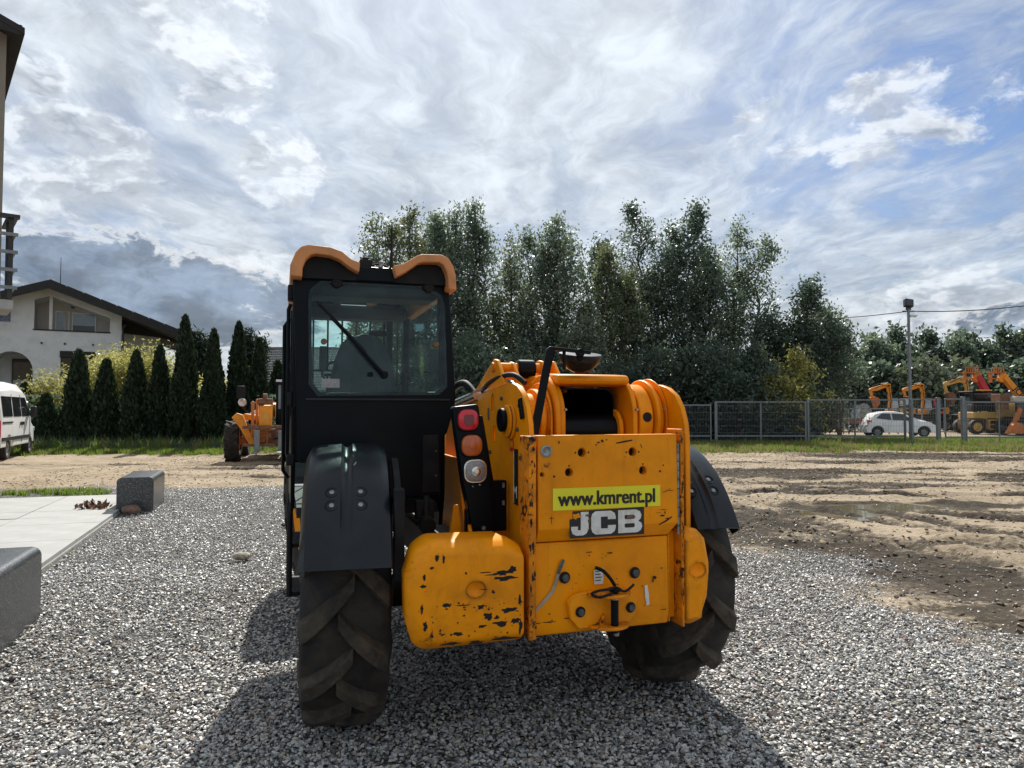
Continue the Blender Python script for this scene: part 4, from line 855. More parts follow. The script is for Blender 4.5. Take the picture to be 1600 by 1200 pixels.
# --- rear-view mirror on its bent bar
ma = empty('rear_mirror'); ma.parent = TH
build('arm', MB().prism([(-.145, 1.245), (-.105, 1.245), (-.082, 1.33), (.030, 1.895), (.23, 1.880), (.23, 1.898), (.008, 1.915), (-.008, 1.90), (-.125, 1.34)], -.575, -.555, 'y'), 'black_paint', ma, .004)
build('arm_stay', MB().cyl((.045, -.52, 1.90), (.025, -.50, 1.80), .012, 10).cyl((.09, -.555, 1.90), (.09, -.555, 1.80), .009, 10), 'black_paint', ma)
dish = MB().lathe([(.0, .0), (.0, .115), (-.008, .118), (-.03, .105), (-.055, .07), (-.068, .03), (-.07, 0)], 28, 'z').xf(Matrix.Translation((.228, -.44, 1.892)) @ Matrix.Rotation(R(12), 4, 'X') @ Matrix.Diagonal((1, .8, 1.45, 1)))
build('dish', dish, 'plastic', ma, smooth=True)
build('clamp', MB().cyl((.175, -.545, 1.888), (.175, -.575, 1.888), .022, 16).cyl((.19, -.53, 1.87), (.20, -.45, 1.86), .02, 12), 'black_paint', ma, .004)
# --- engine side on the right
build('engine_cover', MB().prism([(.55, .6), (.55, 1.10), (.75, 1.22), (2.3, 1.15), (2.45, .95), (2.45, .6)], .78, 1.12, 'x'), 'yellow', TH, .04, 3)
build('side_mirror', MB().lathe([(0, 0), (0, .10), (-.02, .11), (-.06, .07), (-.07, 0)], 20, 'y', (1.06, 2.4, 1.92)).cyl((1.02, 2.5, 1.1), (1.05, 2.46, 1.9), .014, 8), 'black_paint', TH, smooth=True)
# --- cab
cab = TH
BP = [(-1.165, 1.30), (-1.207, 2.33), (-1.19, 2.40), (-.32, 2.40), (-.303, 2.3), (-.262, 1.68), (-.270, 1.62), (-.315, 1.46), (-.342, 1.435), (-.352, 1.12), (-.375, 1.085), (-.62, 1.075), (-.665, 1.10), (-.665, 1.30)]
bp = build('cab_back_panel', MB().prism(BP, .30, .335, 'y'), 'black_paint', cab, .008, 3)
WIN = [(-1.062, 2.292), (-1.095, 2.262), (-1.103, 2.23), (-1.096, 1.76), (-1.050, 1.695), (-.385, 1.705), (-.335, 1.755), (-.352, 2.20), (-.375, 2.27), (-.43, 2.30), (-.445, 2.322), (-1.03, 2.322)]
cut(bp, MB().prism(WIN, .2, .5, 'y'))
def grow(P, d):
    cx = sum(p[0] for p in P) / len(P); cz = sum(p[1] for p in P) / len(P); return [(x + math.copysign(d, x - cx), z + math.copysign(d, z - cz)) for x, z in P]
build('rear_window', MB().prism(grow(WIN, .018), .288, .294, 'y'), 'glass', cab)
build('window_seal', MB().box(-1.13, -.30, .286, .298, 1.652, 1.664), 'cab_liner', cab, .003)
build('access_cover', MB().prism([(-.47, 1.11), (-.46, 1.45), (-.37, 1.45), (-.358, 1.11)], .292, .301, 'y'), 'black_matt', cab, .003)
for z in (1.355, 1.21): build('screw', disc_y((-.385, .291, z), .006, .004, 10), 'bolt', cab)
for x in (-.965, -.435): build('window_hinge', MB().cyl((x, .262, 2.322), (x, .30, 2.322), .028, 16).box(x - .035, x + .035, .27, .30, 2.31, 2.37), 'black_matt', cab, .004)
for x, z in ((-1.035, 1.985), (-.39, 1.985)): build('latch_knob', MB().cyl((x, .262, z), (x, .288, z), .017, 16), 'rust', cab, .004); build('latch_arm', MB().box(x - .018, x + .02, .345, .40, z - .16, z - .02).box(x - .06, x + .05, .345, .36, z - .165, z - .155), 'cab_liner', cab, .003)
wp = empty('rear_wiper'); wp.parent = cab
build('arm', MB().tube([(-.70, .255, 1.80), (-.82, .252, 1.93), (-.96, .258, 2.09)], [.016, .012, .008], 8), 'black_paint', wp); build('pivot', MB().cyl((-.695, .285, 1.80), (-.695, .245, 1.80), .022, 16).box(-.79, -.76, .27, .287, 1.79, 1.815), 'black_paint', wp, .004)
build('blade', MB().tube([(-.80, .268, 1.93), (-1.075, .272, 2.215)], .007, 6).tube([(-.84, .262, 1.955), (-1.0, .262, 2.12)], .006, 6), 'black_matt', wp)
build('window_sticker', MB().box(-1.045, -.945, .2855, .2875, 1.725, 1.775), 'clear_lens', cab)
# pillars, side frames, roof
pil = [(-1.205, -1.15, .335, .42, 1.30, 2.40), (-.36, -.305, .335, .40, 1.62, 2.40)]
for a in pil: build('pillar', MB().box(*a), 'black_paint', cab, .01)
build('pillar', MB().prism([(1.78, 1.1), (1.70, 2.36), (1.63, 2.36), (1.71, 1.1)], -1.20, -1.155, 'x'), 'black_paint', cab, .008); build('pillar', MB().prism([(1.78, 1.1), (1.70, 2.36), (1.63, 2.36), (1.71, 1.1)], -.36, -.315, 'x'), 'black_paint', cab, .008)
build('pillar', MB().box(-1.195, -1.165, .95, 1.0, 1.3, 2.38), 'black_paint', cab, .005); build('pillar', MB().box(-.50, -.455, 1.55, 1.62, 1.3, 2.36), 'cab_liner', cab, .01)
build('side_panel', MB().prism([(.335, 1.3), (.335, 1.62), (1.74, 1.50), (1.74, 1.0), (.75, 1.0), (.70, 1.30)], -1.20, -1.175, 'x'), 'black_paint', cab, .005); build('side_panel', MB().prism([(.335, 1.10), (.335, 1.66), (1.74, 1.45), (1.74, .9), (.4, .9)], -.345, -.32, 'x'), 'black_paint', cab, .005)
build('floor', MB().box(-1.17, -.35, .40, 1.75, .98, 1.04).box(-1.17, -.35, .36, .60, 1.30, 1.50), 'cab_liner', cab)
build('side_window', MB().prism([(.42, 1.66), (1.68, 1.50), (1.64, 2.34), (.42, 2.34)], -1.190, -1.186, 'x'), 'glass', cab); build('side_window', MB().prism([(.42, 1.66), (1.68, 1.45), (1.64, 2.34), (.42, 2.34)], -.334, -.330, 'x'), 'glass', cab)
build('windscreen', MB().loft([[(-1.15, 1.74, 1.15), (-.36, 1.74, 1.15), (-.36, 1.746, 1.15), (-1.15, 1.746, 1.15)], [(-1.15, 1.668, 2.33), (-.36, 1.668, 2.33), (-.36, 1.674, 2.33), (-1.15, 1.674, 2.33)]]), 'glass', cab)
for k in range(8): x = -1.14 + k * .107; build('guard_bar', MB().tube([(x, 1.80, 1.25), (x, 1.725, 2.34)], .0075, 8), 'black_paint', cab)
build('guard_rail', MB().box(-1.16, -.35, 1.715, 1.74, 2.33, 2.36).box(-1.16, -.35, 1.79, 1.82, 1.24, 1.27), 'black_paint', cab, .004)
roof = build('roof', MB().box(-1.195, -.315, .325, 1.72, 2.385, 2.425), 'black_paint', cab, .01); cut(roof, MB().box(-1.08, -.43, .75, 1.6, 2.3, 2.6))
build('roof_window', MB().box(-1.09, -.42, .74, 1.61, 2.405, 2.411), 'glass', roof)
for k in range(4): y = .85 + k * .2; build('roof_bar', MB().box(-1.09, -.42, y, y + .028, 2.43, 2.452), 'steel', roof)
build('headliner', MB().box(-1.15, -.36, .345, .62, 2.26, 2.375).box(-1.15, -.36, 1.45, 1.66, 2.27, 2.375), 'cab_liner', cab, .03)
build('rear_roof_beam', MB().box(-1.185, -.325, .262, .335, 2.335, 2.425), 'black_paint', cab, .012)
def visor(pts, inner, name='roof_visor'):
    th = .052; mb = MB(); n = len(pts)
    for (y0, y1, s) in ((.19, .24, 1.), (.24, 1.62, .97)):
        rings = []
        for (x, z), (xi, zi) in zip(pts, inner): rings.append([(x, y0, z), (xi, y0, zi), (xi, y1, zi), (x + (xi - x) * (1 - s), y1, z + (zi - z) * (1 - s))])
        mb.loft(rings)
    return build(name, mb, 'visor', cab, .008, 3)
Lp = [(-1.222, 2.335), (-1.222, 2.395), (-1.195, 2.465), (-1.165, 2.50), (-1.13, 2.513), (-1.01, 2.508), (-.945, 2.488), (-.892, 2.447), (-.845, 2.432)]
Li = [(-1.158, 2.330), (-1.156, 2.385), (-1.138, 2.43), (-1.112, 2.455), (-1.085, 2.464), (-1.01, 2.458), (-.955, 2.438), (-.905, 2.402), (-.850, 2.372)]
visor(Lp, Li)
Rp = [(-.658, 2.425), (-.60, 2.440), (-.515, 2.495), (-.49, 2.503), (-.375, 2.508), (-.335, 2.490), (-.305, 2.445), (-.290, 2.39), (-.285, 2.30)]
Ri = [(-.640, 2.360), (-.585, 2.392), (-.51, 2.448), (-.485, 2.455), (-.395, 2.460), (-.365, 2.447), (-.347, 2.41), (-.338, 2.37), (-.335, 2.305)]
visor(Rp, Ri)
build('visor_infill', MB().prism([(-1.16, 2.34)] + [(x, z) for x, z in Li[1:-1]] + [(-.86, 2.385), (-.86, 2.34)], .26, .30, 'y'), 'black_matt', cab); build('visor_infill', MB().prism([(-.63, 2.34), (-.63, 2.37)] + [(x, z) for x, z in Ri[1:-1]] + [(-.34, 2.34)], .26, .30, 'y'), 'black_matt', cab)
# small things on the roof: connector block, cable, aerial, wiper motor rail
build('beacon_socket', MB().box(-.835, -.765, .30, .37, 2.425, 2.475).cyl((-.80, .335, 2.47), (-.80, .335, 2.49), .025, 14), 'black_matt', cab, .006)
build('roof_rail', MB().box(-.86, -.60, .48, .52, 2.45, 2.475).box(-.725, -.70, .30, .5, 2.43, 2.47), 'steel', cab, .004)
hose([(-.77, .33, 2.44), (-.72, .32, 2.455), (-.67, .33, 2.44), (-.64, .34, 2.43)], .006)
build('aerial', MB().tube([(-.645, .36, 2.42), (-.645, .36, 2.50), (-.643, .36, 2.72)], [.011, .009, .0035], 8).cyl((-.645, .36, 2.42), (-.645, .36, 2.445), .022, 14), 'black_matt', cab)
# door side furniture at the left edge
build('grab_rail', MB().tube([(-1.215, .37, 2.20), (-1.226, .36, 2.17), (-1.226, .36, 1.35), (-1.21, .37, 1.31)], .011, 8), 'black_paint', cab, smooth=True)
build('grab_rail', MB().tube([(-1.21, 1.05, 2.20), (-1.245, 1.05, 2.15), (-1.245, 1.05, 1.2), (-1.21, 1.05, 1.15)], .012, 8), 'black_paint', cab, smooth=True)
build('door_hinge', MB().box(-1.232, -1.20, .33, .44, 2.225, 2.31), 'black_matt', cab, .008); build('door_hinge', MB().box(-1.228, -1.20, .33, .44, 1.62, 1.70), 'black_matt', cab, .008); build('door_hinge', MB().box(-1.23, -1.185, .33, .44, 1.285, 1.35), 'black_matt', cab, .008)
build('step_frame', MB().tube([(-1.19, .80, 1.02), (-1.20, .80, .95), (-1.20, .80, .45), (-1.20, 1.25, .45), (-1.20, 1.25, .95), (-1.19, 1.25, 1.02)], .016, 8).box(-1.21, -1.0, .80, 1.25, .44, .465).box(-1.21, -1.0, .80, 1.25, .74, .765), 'black_matt', cab)
build('front_mudguard', MB().prism([(2.75 + .76 * math.cos(a), .635 + .76 * math.sin(a)) for a in np.linspace(.3, PI - .25, 16)] + [(2.75 + .74 * math.cos(a), .635 + .74 * math.sin(a)) for a in np.linspace(PI - .25, .3, 16)], -1.16, -.73, 'x'), 'plastic', TH)
# seat, steering wheel, levers
def seat():
    s = empty('driver_seat', (-.76, .80, 1.40)); s.parent = cab; s.scale = (1.12, 1, 1)
    prof = [(.0, .20), (.15, .215), (.35, .195), (.52, .16), (.62, .125), (.665, .085), (.68, .03)]
    rings = []
    for z, hw in prof:
        y = .0 - .10 * z; rings.append([(x * hw, y + (.035 if abs(x) > .8 else -.03) * (1 if hw > .05 else .5), z) for x in (-1, -.85, -.4, 0, .4, .85, 1)] + [(x * hw * .98, y + .10, z) for x in (1, .5, 0, -.5, -1)])
    build('backrest', MB().loft(rings), 'seat', s, .02, 2, True); build('cushion', MB().box(-.24, .24, .02, .50, -.05, .10), 'seat', s, .05, 3); build('base', MB().box(-.2, .2, .05, .45, -.28, -.05), 'black_matt', s, .01)
seat()
build('steering_wheel', MB().lathe([(-.012, .18), (0, .192), (.012, .18), (0, .168)], 28, 'z', closed=True).box(-.17, .17, -.015, .015, -.01, .01).xf(Matrix.Translation((-.80, 1.42, 1.86)) @ Matrix.Rotation(R(38), 4, 'X')).cyl((-.80, 1.42, 1.86), (-.80, 1.6, 1.35), .03, 10), 'black_matt', cab, smooth=True)
build('console', MB().box(-.52, -.37, .7, 1.5, 1.3, 1.62), 'cab_liner', cab, .03); build('joystick', MB().cyl((-.44, 1.1, 1.6), (-.45, 1.08, 1.80), .014, 10).lathe([(0, 0), (.01, .022), (.05, .026), (.08, .015), (.085, 0)], 14, 'z', (-.45, 1.08, 1.78)), 'black_matt', cab, smooth=True)
build('inside_mirror', MB().box(-.62, -.46, 1.58, 1.60, 2.16, 2.20), 'cab_liner', cab, .008)
# ================================================================== VEGETATION
def leaf_quads(C, size, rgen, droop=.0, asp=.55):
    """leaf-sized diamonds round centres C (n,3)"""
    n = len(C); u = rgen.normal(size=(n, 3)); u[:, 2] -= droop; u /= np.linalg.norm(u, axis=1)[:, None]; r = rgen.normal(size=(n, 3)); v = np.cross(u, r); v /= np.linalg.norm(v, axis=1)[:, None] + 1e-9
    s = size * rgen.uniform(.6, 1.35, (n, 1)); u = u * s; v = v * s * asp
    V = np.stack([C - u, C + v - u * .1, C + u, C - v - u * .1], 1).reshape(-1, 3); F = np.arange(4 * n, dtype=np.int32).reshape(n, 4); return V, F
def tree(name, X, Y, leaders, label, leaf='leaf_willow', bark='bark', n=12000, size=.105, seed=1, group=None, low=.12, cat='tree', droop=.5, asp=.5, trunk_r=.16, sigma=.34):
    """leaders: (dx, dy, height, radius) upright stems, each with its own plume of foliage"""
    g = np.random.RandomState(seed); root = empty(name, (X, Y, -.05)); tag(root, label, cat, group)
    tr = MB(); tot = sum(h * r for _, _, h, r in leaders); CC = []
    for dx, dy, h, rad in leaders:
        pts = []; k = 9; w1 = g.normal(0, .10 * rad, (k + 1, 2)); w1[0] = 0
        for i in range(k + 1):
            t = i / k; e = t ** .75; pts.append((dx * e + w1[i, 0] * (t > 0), dy * e + w1[i, 1], h * .985 * t))
        tr.tube(pts, [max(.012, trunk_r * (h / 12) * (1 - .93 * (i / k))) for i in range(k + 1)], 6)
        nc = max(12, int(1.45 * n * h * rad / tot / 26)); P = np.array(pts)
        for c in range(nc):
            t = low + (1 - low) * g.rand() ** .85; prof = (1 - t) ** .55 * 1.25 * min(1, .35 + 2.2 * t)
            prof *= .55 + .75 * abs(math.sin(5 * t + 3 * dx + seed)) * (.6 + .8 * g.rand()); a = g.uniform(0, 2 * PI); q = g.rand() ** .55 * rad * prof * 1.15
            s = P[min(k, int(t * k))]; s2 = P[min(k, int(t * k) + 1)]; f = t * k - int(t * k); base = s * (1 - f) + s2 * f
            c0 = base + np.array([q * math.cos(a), q * math.sin(a), .25 * q])
            if q > .35 * rad and c % 3 == 0: tr.tube([tuple(base - np.array([0, 0, .5 * q])), tuple((base + c0) / 2 + np.array([0, 0, -.05 * q])), tuple(c0)], [.045, .026, .008], 4)
            m = g.randint(12, 40); pc = c0 + np.clip(g.normal(size=(m, 3)), -1.7, 1.7) * np.array([1, 1, 1.25]) * sigma * g.uniform(.45, 1.15); CC.append(pc)
    C = np.concatenate(CC); C = C[C[:, 2] > .15]; V, F = leaf_quads(C, size, g, droop, asp)
    build('trunk', tr, bark, root, smooth=True); me = arr_mesh('crown', V, F); build('crown', me, leaf, root); return root
def wx(u, Dp): return (u - 800) * Dp / 1110
def wz(v, Dp): return 1.6 + (640 - v) * Dp / 1110
def T(u, v, Dp, w_px, label, seed, nlead=4, **kw):
    """tree whose top stands at about pixel (u, v) when it grows Dp metres away and is w_px wide"""
    g = random.Random(seed); H = wz(v, Dp); Wd = w_px * Dp / 1110; L = []
    for i in range(nlead):
        f = 0 if nlead == 1 else (i / (nlead - 1) - .5); hh = H if i == nlead // 2 else H * g.uniform(.66, .97)
        L.append((f * Wd * .80 + g.uniform(-.4, .4), g.uniform(-1, 1) * Wd * .3, hh, Wd * g.uniform(.26, .38) + .55))
    return tree(kw.pop('name', 'deciduous_tree'), wx(u, Dp), Dp, L, label, seed=seed, **kw)
G = 'trees in a row behind the wire fence'
T(578, 395, 40, 40, 'small tree tip showing just left of the cab roof aerial', 51, 2, n=4000, group=G)
T(622, 322, 42, 76, 'tall tree with a rounded top directly behind the cab aerial', 52, 4, n=10000, group=G, leaf='leaf_mid')
T(668, 330, 45, 70, 'slim tree standing between the rounded tree and the twin-peaked tree behind the cab', 53, 3, n=9000, group=G)
T(728, 307, 42, 92, 'tallest twin-peaked tree right of the cab', 54, 4, n=15000, group=G, leaf='leaf_willow')
T(792, 368, 44, 70, 'slender lower tree between the twin-peaked and the feathery tree', 55, 3, n=8000, group=G, leaf='leaf_mid')
T(858, 346, 42, 105, 'feathery pale tree standing alone before the gap in the tree row', 56, 4, n=14000, group=G)
T(940, 385, 41, 75, 'lower leafy tree right of the gap in the tree row', 57, 3, n=8000, group=G, leaf='leaf_mid')
T(985, 310, 43, 110, 'tall dense tree right of the gap, above the rear mirror', 58, 4, n=14000, group=G, leaf='leaf_dark')
T(1068, 318, 43, 112, 'broad tall tree in the middle of the right tree clump', 59, 4, n=14000, group=G, leaf='leaf_dark')
T(1150, 336, 44, 125, 'thin-crowned tall tree at the right end of the clump, sky showing through', 60, 5, n=11000, group=G)
T(1252, 446, 41, 104, 'shorter bushy tree right of the tall clump', 61, 4, n=13000, group=G, leaf='leaf_dark', low=.26)
T(1312, 492, 42, 50, 'wispy sapling at the right edge of the bushy tree', 62, 3, n=3600, group=G, low=.5)
for i, (u, v, Dp, wp, lf, lab) in enumerate([(700, 525, 38, 110, 'leaf_willow', 'grey-green understorey bush just right of the cab'), (800, 545, 37.5, 120, 'leaf_willow', 'wide understorey bush below the slender tree'),
        (900, 500, 38, 100, 'leaf_silver', 'silvery bush below the gap in the tree row'), (1000, 550, 37.5, 130, 'leaf_dark', 'dark bush behind the rear mirror of the machine'),
        (1110, 540, 38, 130, 'leaf_dark', 'dark bush behind the left end of the wire fence'), (1165, 545, 37, 90, 'leaf_dark', 'low dark bush behind the first gate leaf'), (1235, 545, 37, 80, 'leaf_yellow', 'yellowish willow bush behind the gate posts'), (1275, 590, 46, 60, 'leaf_dark', 'small dark bush behind the gate left of the white car')]):
    T(u, v, Dp, wp, lab, 80 + i, 4, n=7500 if lf != 'leaf_yellow' else 2600, leaf=lf, name='bush', cat='bush', group='bushes under the trees', low=.03, trunk_r=.1)
G2 = 'far trees beyond the machine yard'
for i, (u, v, Dp, wp, lf, lab) in enumerate([(1350, 532, 78, 70, 'leaf_willow', 'mid-green tree far behind the white car'), (1392, 512, 80, 46, 'leaf_dark', 'pointed far tree left of the lamp pole'), (1405, 548, 76, 70, 'leaf_dark', 'low far tree right under the pointed one'),
        (1444, 518, 80, 70, 'leaf_dark', 'dark far tree just right of the lamp pole'), (1480, 536, 78, 60, 'leaf_willow', 'low far tree between the two dark far trees'), (1510, 520, 80, 64, 'leaf_dark', 'dark ragged far tree above the red boom'), (1560, 511, 80, 90, 'leaf_dark', 'tallest far tree above the yellow boom at right'),
        (1605, 520, 78, 90, 'leaf_willow', 'far tree cut by the right picture edge'), (1365, 575, 66, 60, 'leaf_dark', 'round shrubby tree behind the leftmost raised digger arm'), (1455, 570, 64, 64, 'leaf_silver', 'silvery grey far tree right of the lamp pole'), (1490, 572, 66, 50, 'leaf_silver', 'small silvery tree left of the red boom'), (1580, 570, 66, 80, 'leaf_dark', 'dark far bush behind the yellow boom'), (1420, 585, 68, 90, 'leaf_dark', 'dark far bush crossed by the lamp pole'), (1530, 585, 68, 80, 'leaf_dark', 'dark far bush behind the red boom')]):
    T(u, v, Dp, wp, lab, 110 + i, 4, n=5200, leaf=lf, size=.24, group=G2, low=.02, sigma=.55, asp=.6)
# conifers by the left house
def thuja(u, v, Dp, w_px, label, seed):
    H = wz(v, Dp); Rr = w_px * Dp / 1110 / 2; g = np.random.RandomState(seed); root = empty('thuja', (wx(u, Dp), Dp, 0)); tag(root, label, 'conifer', 'columnar conifers of the hedge')
    n = int(7500 * (H / 4)); t = g.rand(n) ** 1.25; a = g.uniform(0, 2 * PI, n); pr = np.where(t < .12, .75 + t * 2, (1 - t) ** .62 * 1.07); lump = 1 + .13 * np.sin(a * 3 + t * 14 + seed) + .10 * np.sin(a * 7 - t * 31)
    r = Rr * pr * lump * (1 - .22 * g.rand(n) ** 2); C = np.stack([r * np.cos(a), r * np.sin(a), t * H], 1)
    C = C + g.normal(size=C.shape) * .03; u_ = np.stack([np.cos(a) * .35, np.sin(a) * .35, np.ones(n)], 1) + g.normal(size=(n, 3)) * .25; u_ /= np.linalg.norm(u_, axis=1)[:, None]; v_ = np.cross(u_, g.normal(size=(n, 3))); v_ /= np.linalg.norm(v_, axis=1)[:, None]
    s = .085 * g.uniform(.6, 1.5, (n, 1)); u_ *= s; v_ *= s * .45; V = np.stack([C - u_, C + v_, C + u_ * 1.2, C - v_], 1).reshape(-1, 3)
    me = arr_mesh('crown', V, np.arange(4 * n).reshape(n, 4)); build('crown', me, 'leaf_thuja', root)
    build('trunk', MB().tube([(0, 0, 0), (0, 0, H * .5), (0, 0, H * .93)], [.07, .05, .01], 6), 'bark', root)
    core = MB().lathe([(0, Rr * .62), (H * .15, Rr * .78), (H * .4, Rr * .62), (H * .7, Rr * .36), (H * .9, Rr * .14), (H * .96, .005)], 12, 'z'); build('inner_foliage', core, 'leaf_thuja', root, smooth=True)
for i, a in enumerate([(72, 618, 29.5, 46, 'smallest low conifer nearest the front of the white van'), (122, 548, 30, 50, 'wide conifer in front of the dark house window'), (165, 563, 30, 46, 'shorter conifer with a forked tip, second right of the dark house window'),
        (212, 550, 30, 46, 'conifer in front of the right corner of the white house'), (249, 542, 30.2, 42, 'conifer just left of the tallest one'), (288, 494, 30, 46, 'tallest conifer of the hedge under the roof end of the house'), (333, 517, 30, 42, 'tall conifer left of the yellow parked telehandler'),
        (372, 505, 31.5, 42, 'tall conifer rising behind the yellow parked telehandler'), (404, 530, 32, 36, 'conifer in front of the grey tiled roof'), (38, 600, 33, 40, 'dim conifer above the roof of the white van'), (434, 566, 34, 46, 'low conifer half hidden by the black cab')]): thuja(*a, 200 + i)
def pine(u, v, Dp, w_px, label, seed):
    H = wz(v, Dp); Wd = w_px * Dp / 1110; g = random.Random(seed); L = [(g.uniform(-.5, .5) * Wd, g.uniform(-.4, .4), H * g.uniform(.75, 1.), Wd * .32) for _ in range(4)]
    tree('pine_tree', wx(u, Dp), Dp, L, label, 'leaf_pine', 'bark', 7000, .17, seed, 'pines behind the hedge', .35, 'pine', 0, .25, .16, .28)
pine(308, 508, 40, 48, 'dark pine left of the tiled roof', 301); pine(388, 512, 44, 44, 'dark pine in front of the tiled roof', 302)
for i, (u, v, Dp, wp, lab) in enumerate([(75, 588, 33.5, 60, 'yellow-green shrub beside the porch arch of the white house'), (150, 556, 34, 90, 'wide yellow-green shrub below the loggia of the white house'), (200, 545, 33.5, 80, 'tall yellow-green shrub below the downpipe of the white house'), (255, 548, 34, 80, 'yellow-green shrub left of the tallest conifer'), (312, 600, 33.5, 60, 'sparse yellow-green shrub right of the tallest conifer')]):
    T(u, v, Dp, wp, lab, 320 + i, 6, n=8500, leaf='leaf_yellow', name='shrub', cat='shrub', group='yellow-green shrubs behind the hedge', low=.02, size=.075, asp=.35, trunk_r=.06, sigma=.34)
T(352, 590, 33.5, 30, 'bare brownish shrub beside the mirror of the parked telehandler', 330, 3, n=900, leaf='leaf_yellow', name='shrub', cat='shrub', low=.1, size=.06, trunk_r=.25)
def hedge_bottom():   # scrub that closes the hedge near the ground
    g = np.random.RandomState(9); n = 26000; x = g.uniform(-24, -9.5, n); y = g.uniform(30.6, 33, n); z = np.abs(g.normal(0, .75, n)) * (1 + .3 * np.sin(x * 1.7)); C = np.stack([x, y, np.minimum(z, 2.2)], 1); V, F = leaf_quads(C, .10, g); o = build('scrub', arr_mesh('scrub', V, F), 'leaf_dark'); kind(o, 'stuff'); o['label'] = 'dark scrub filling the foot of the conifer hedge'; o['category'] = 'scrub'
    n = 30000; x = g.uniform(-9, 15.8, n); y = g.uniform(36, 39, n); z = np.abs(g.normal(0, .9, n)) * (1 + .4 * np.sin(x * 1.3)); C = np.stack([x, y, np.minimum(z, 2.8)], 1); V, F = leaf_quads(C, .13, g); o = build('scrub', arr_mesh('scrub', V, F), 'leaf_dark'); kind(o, 'stuff'); o['label'] = 'dark scrub under the tree row behind the fence'; o['category'] = 'scrub'
hedge_bottom()
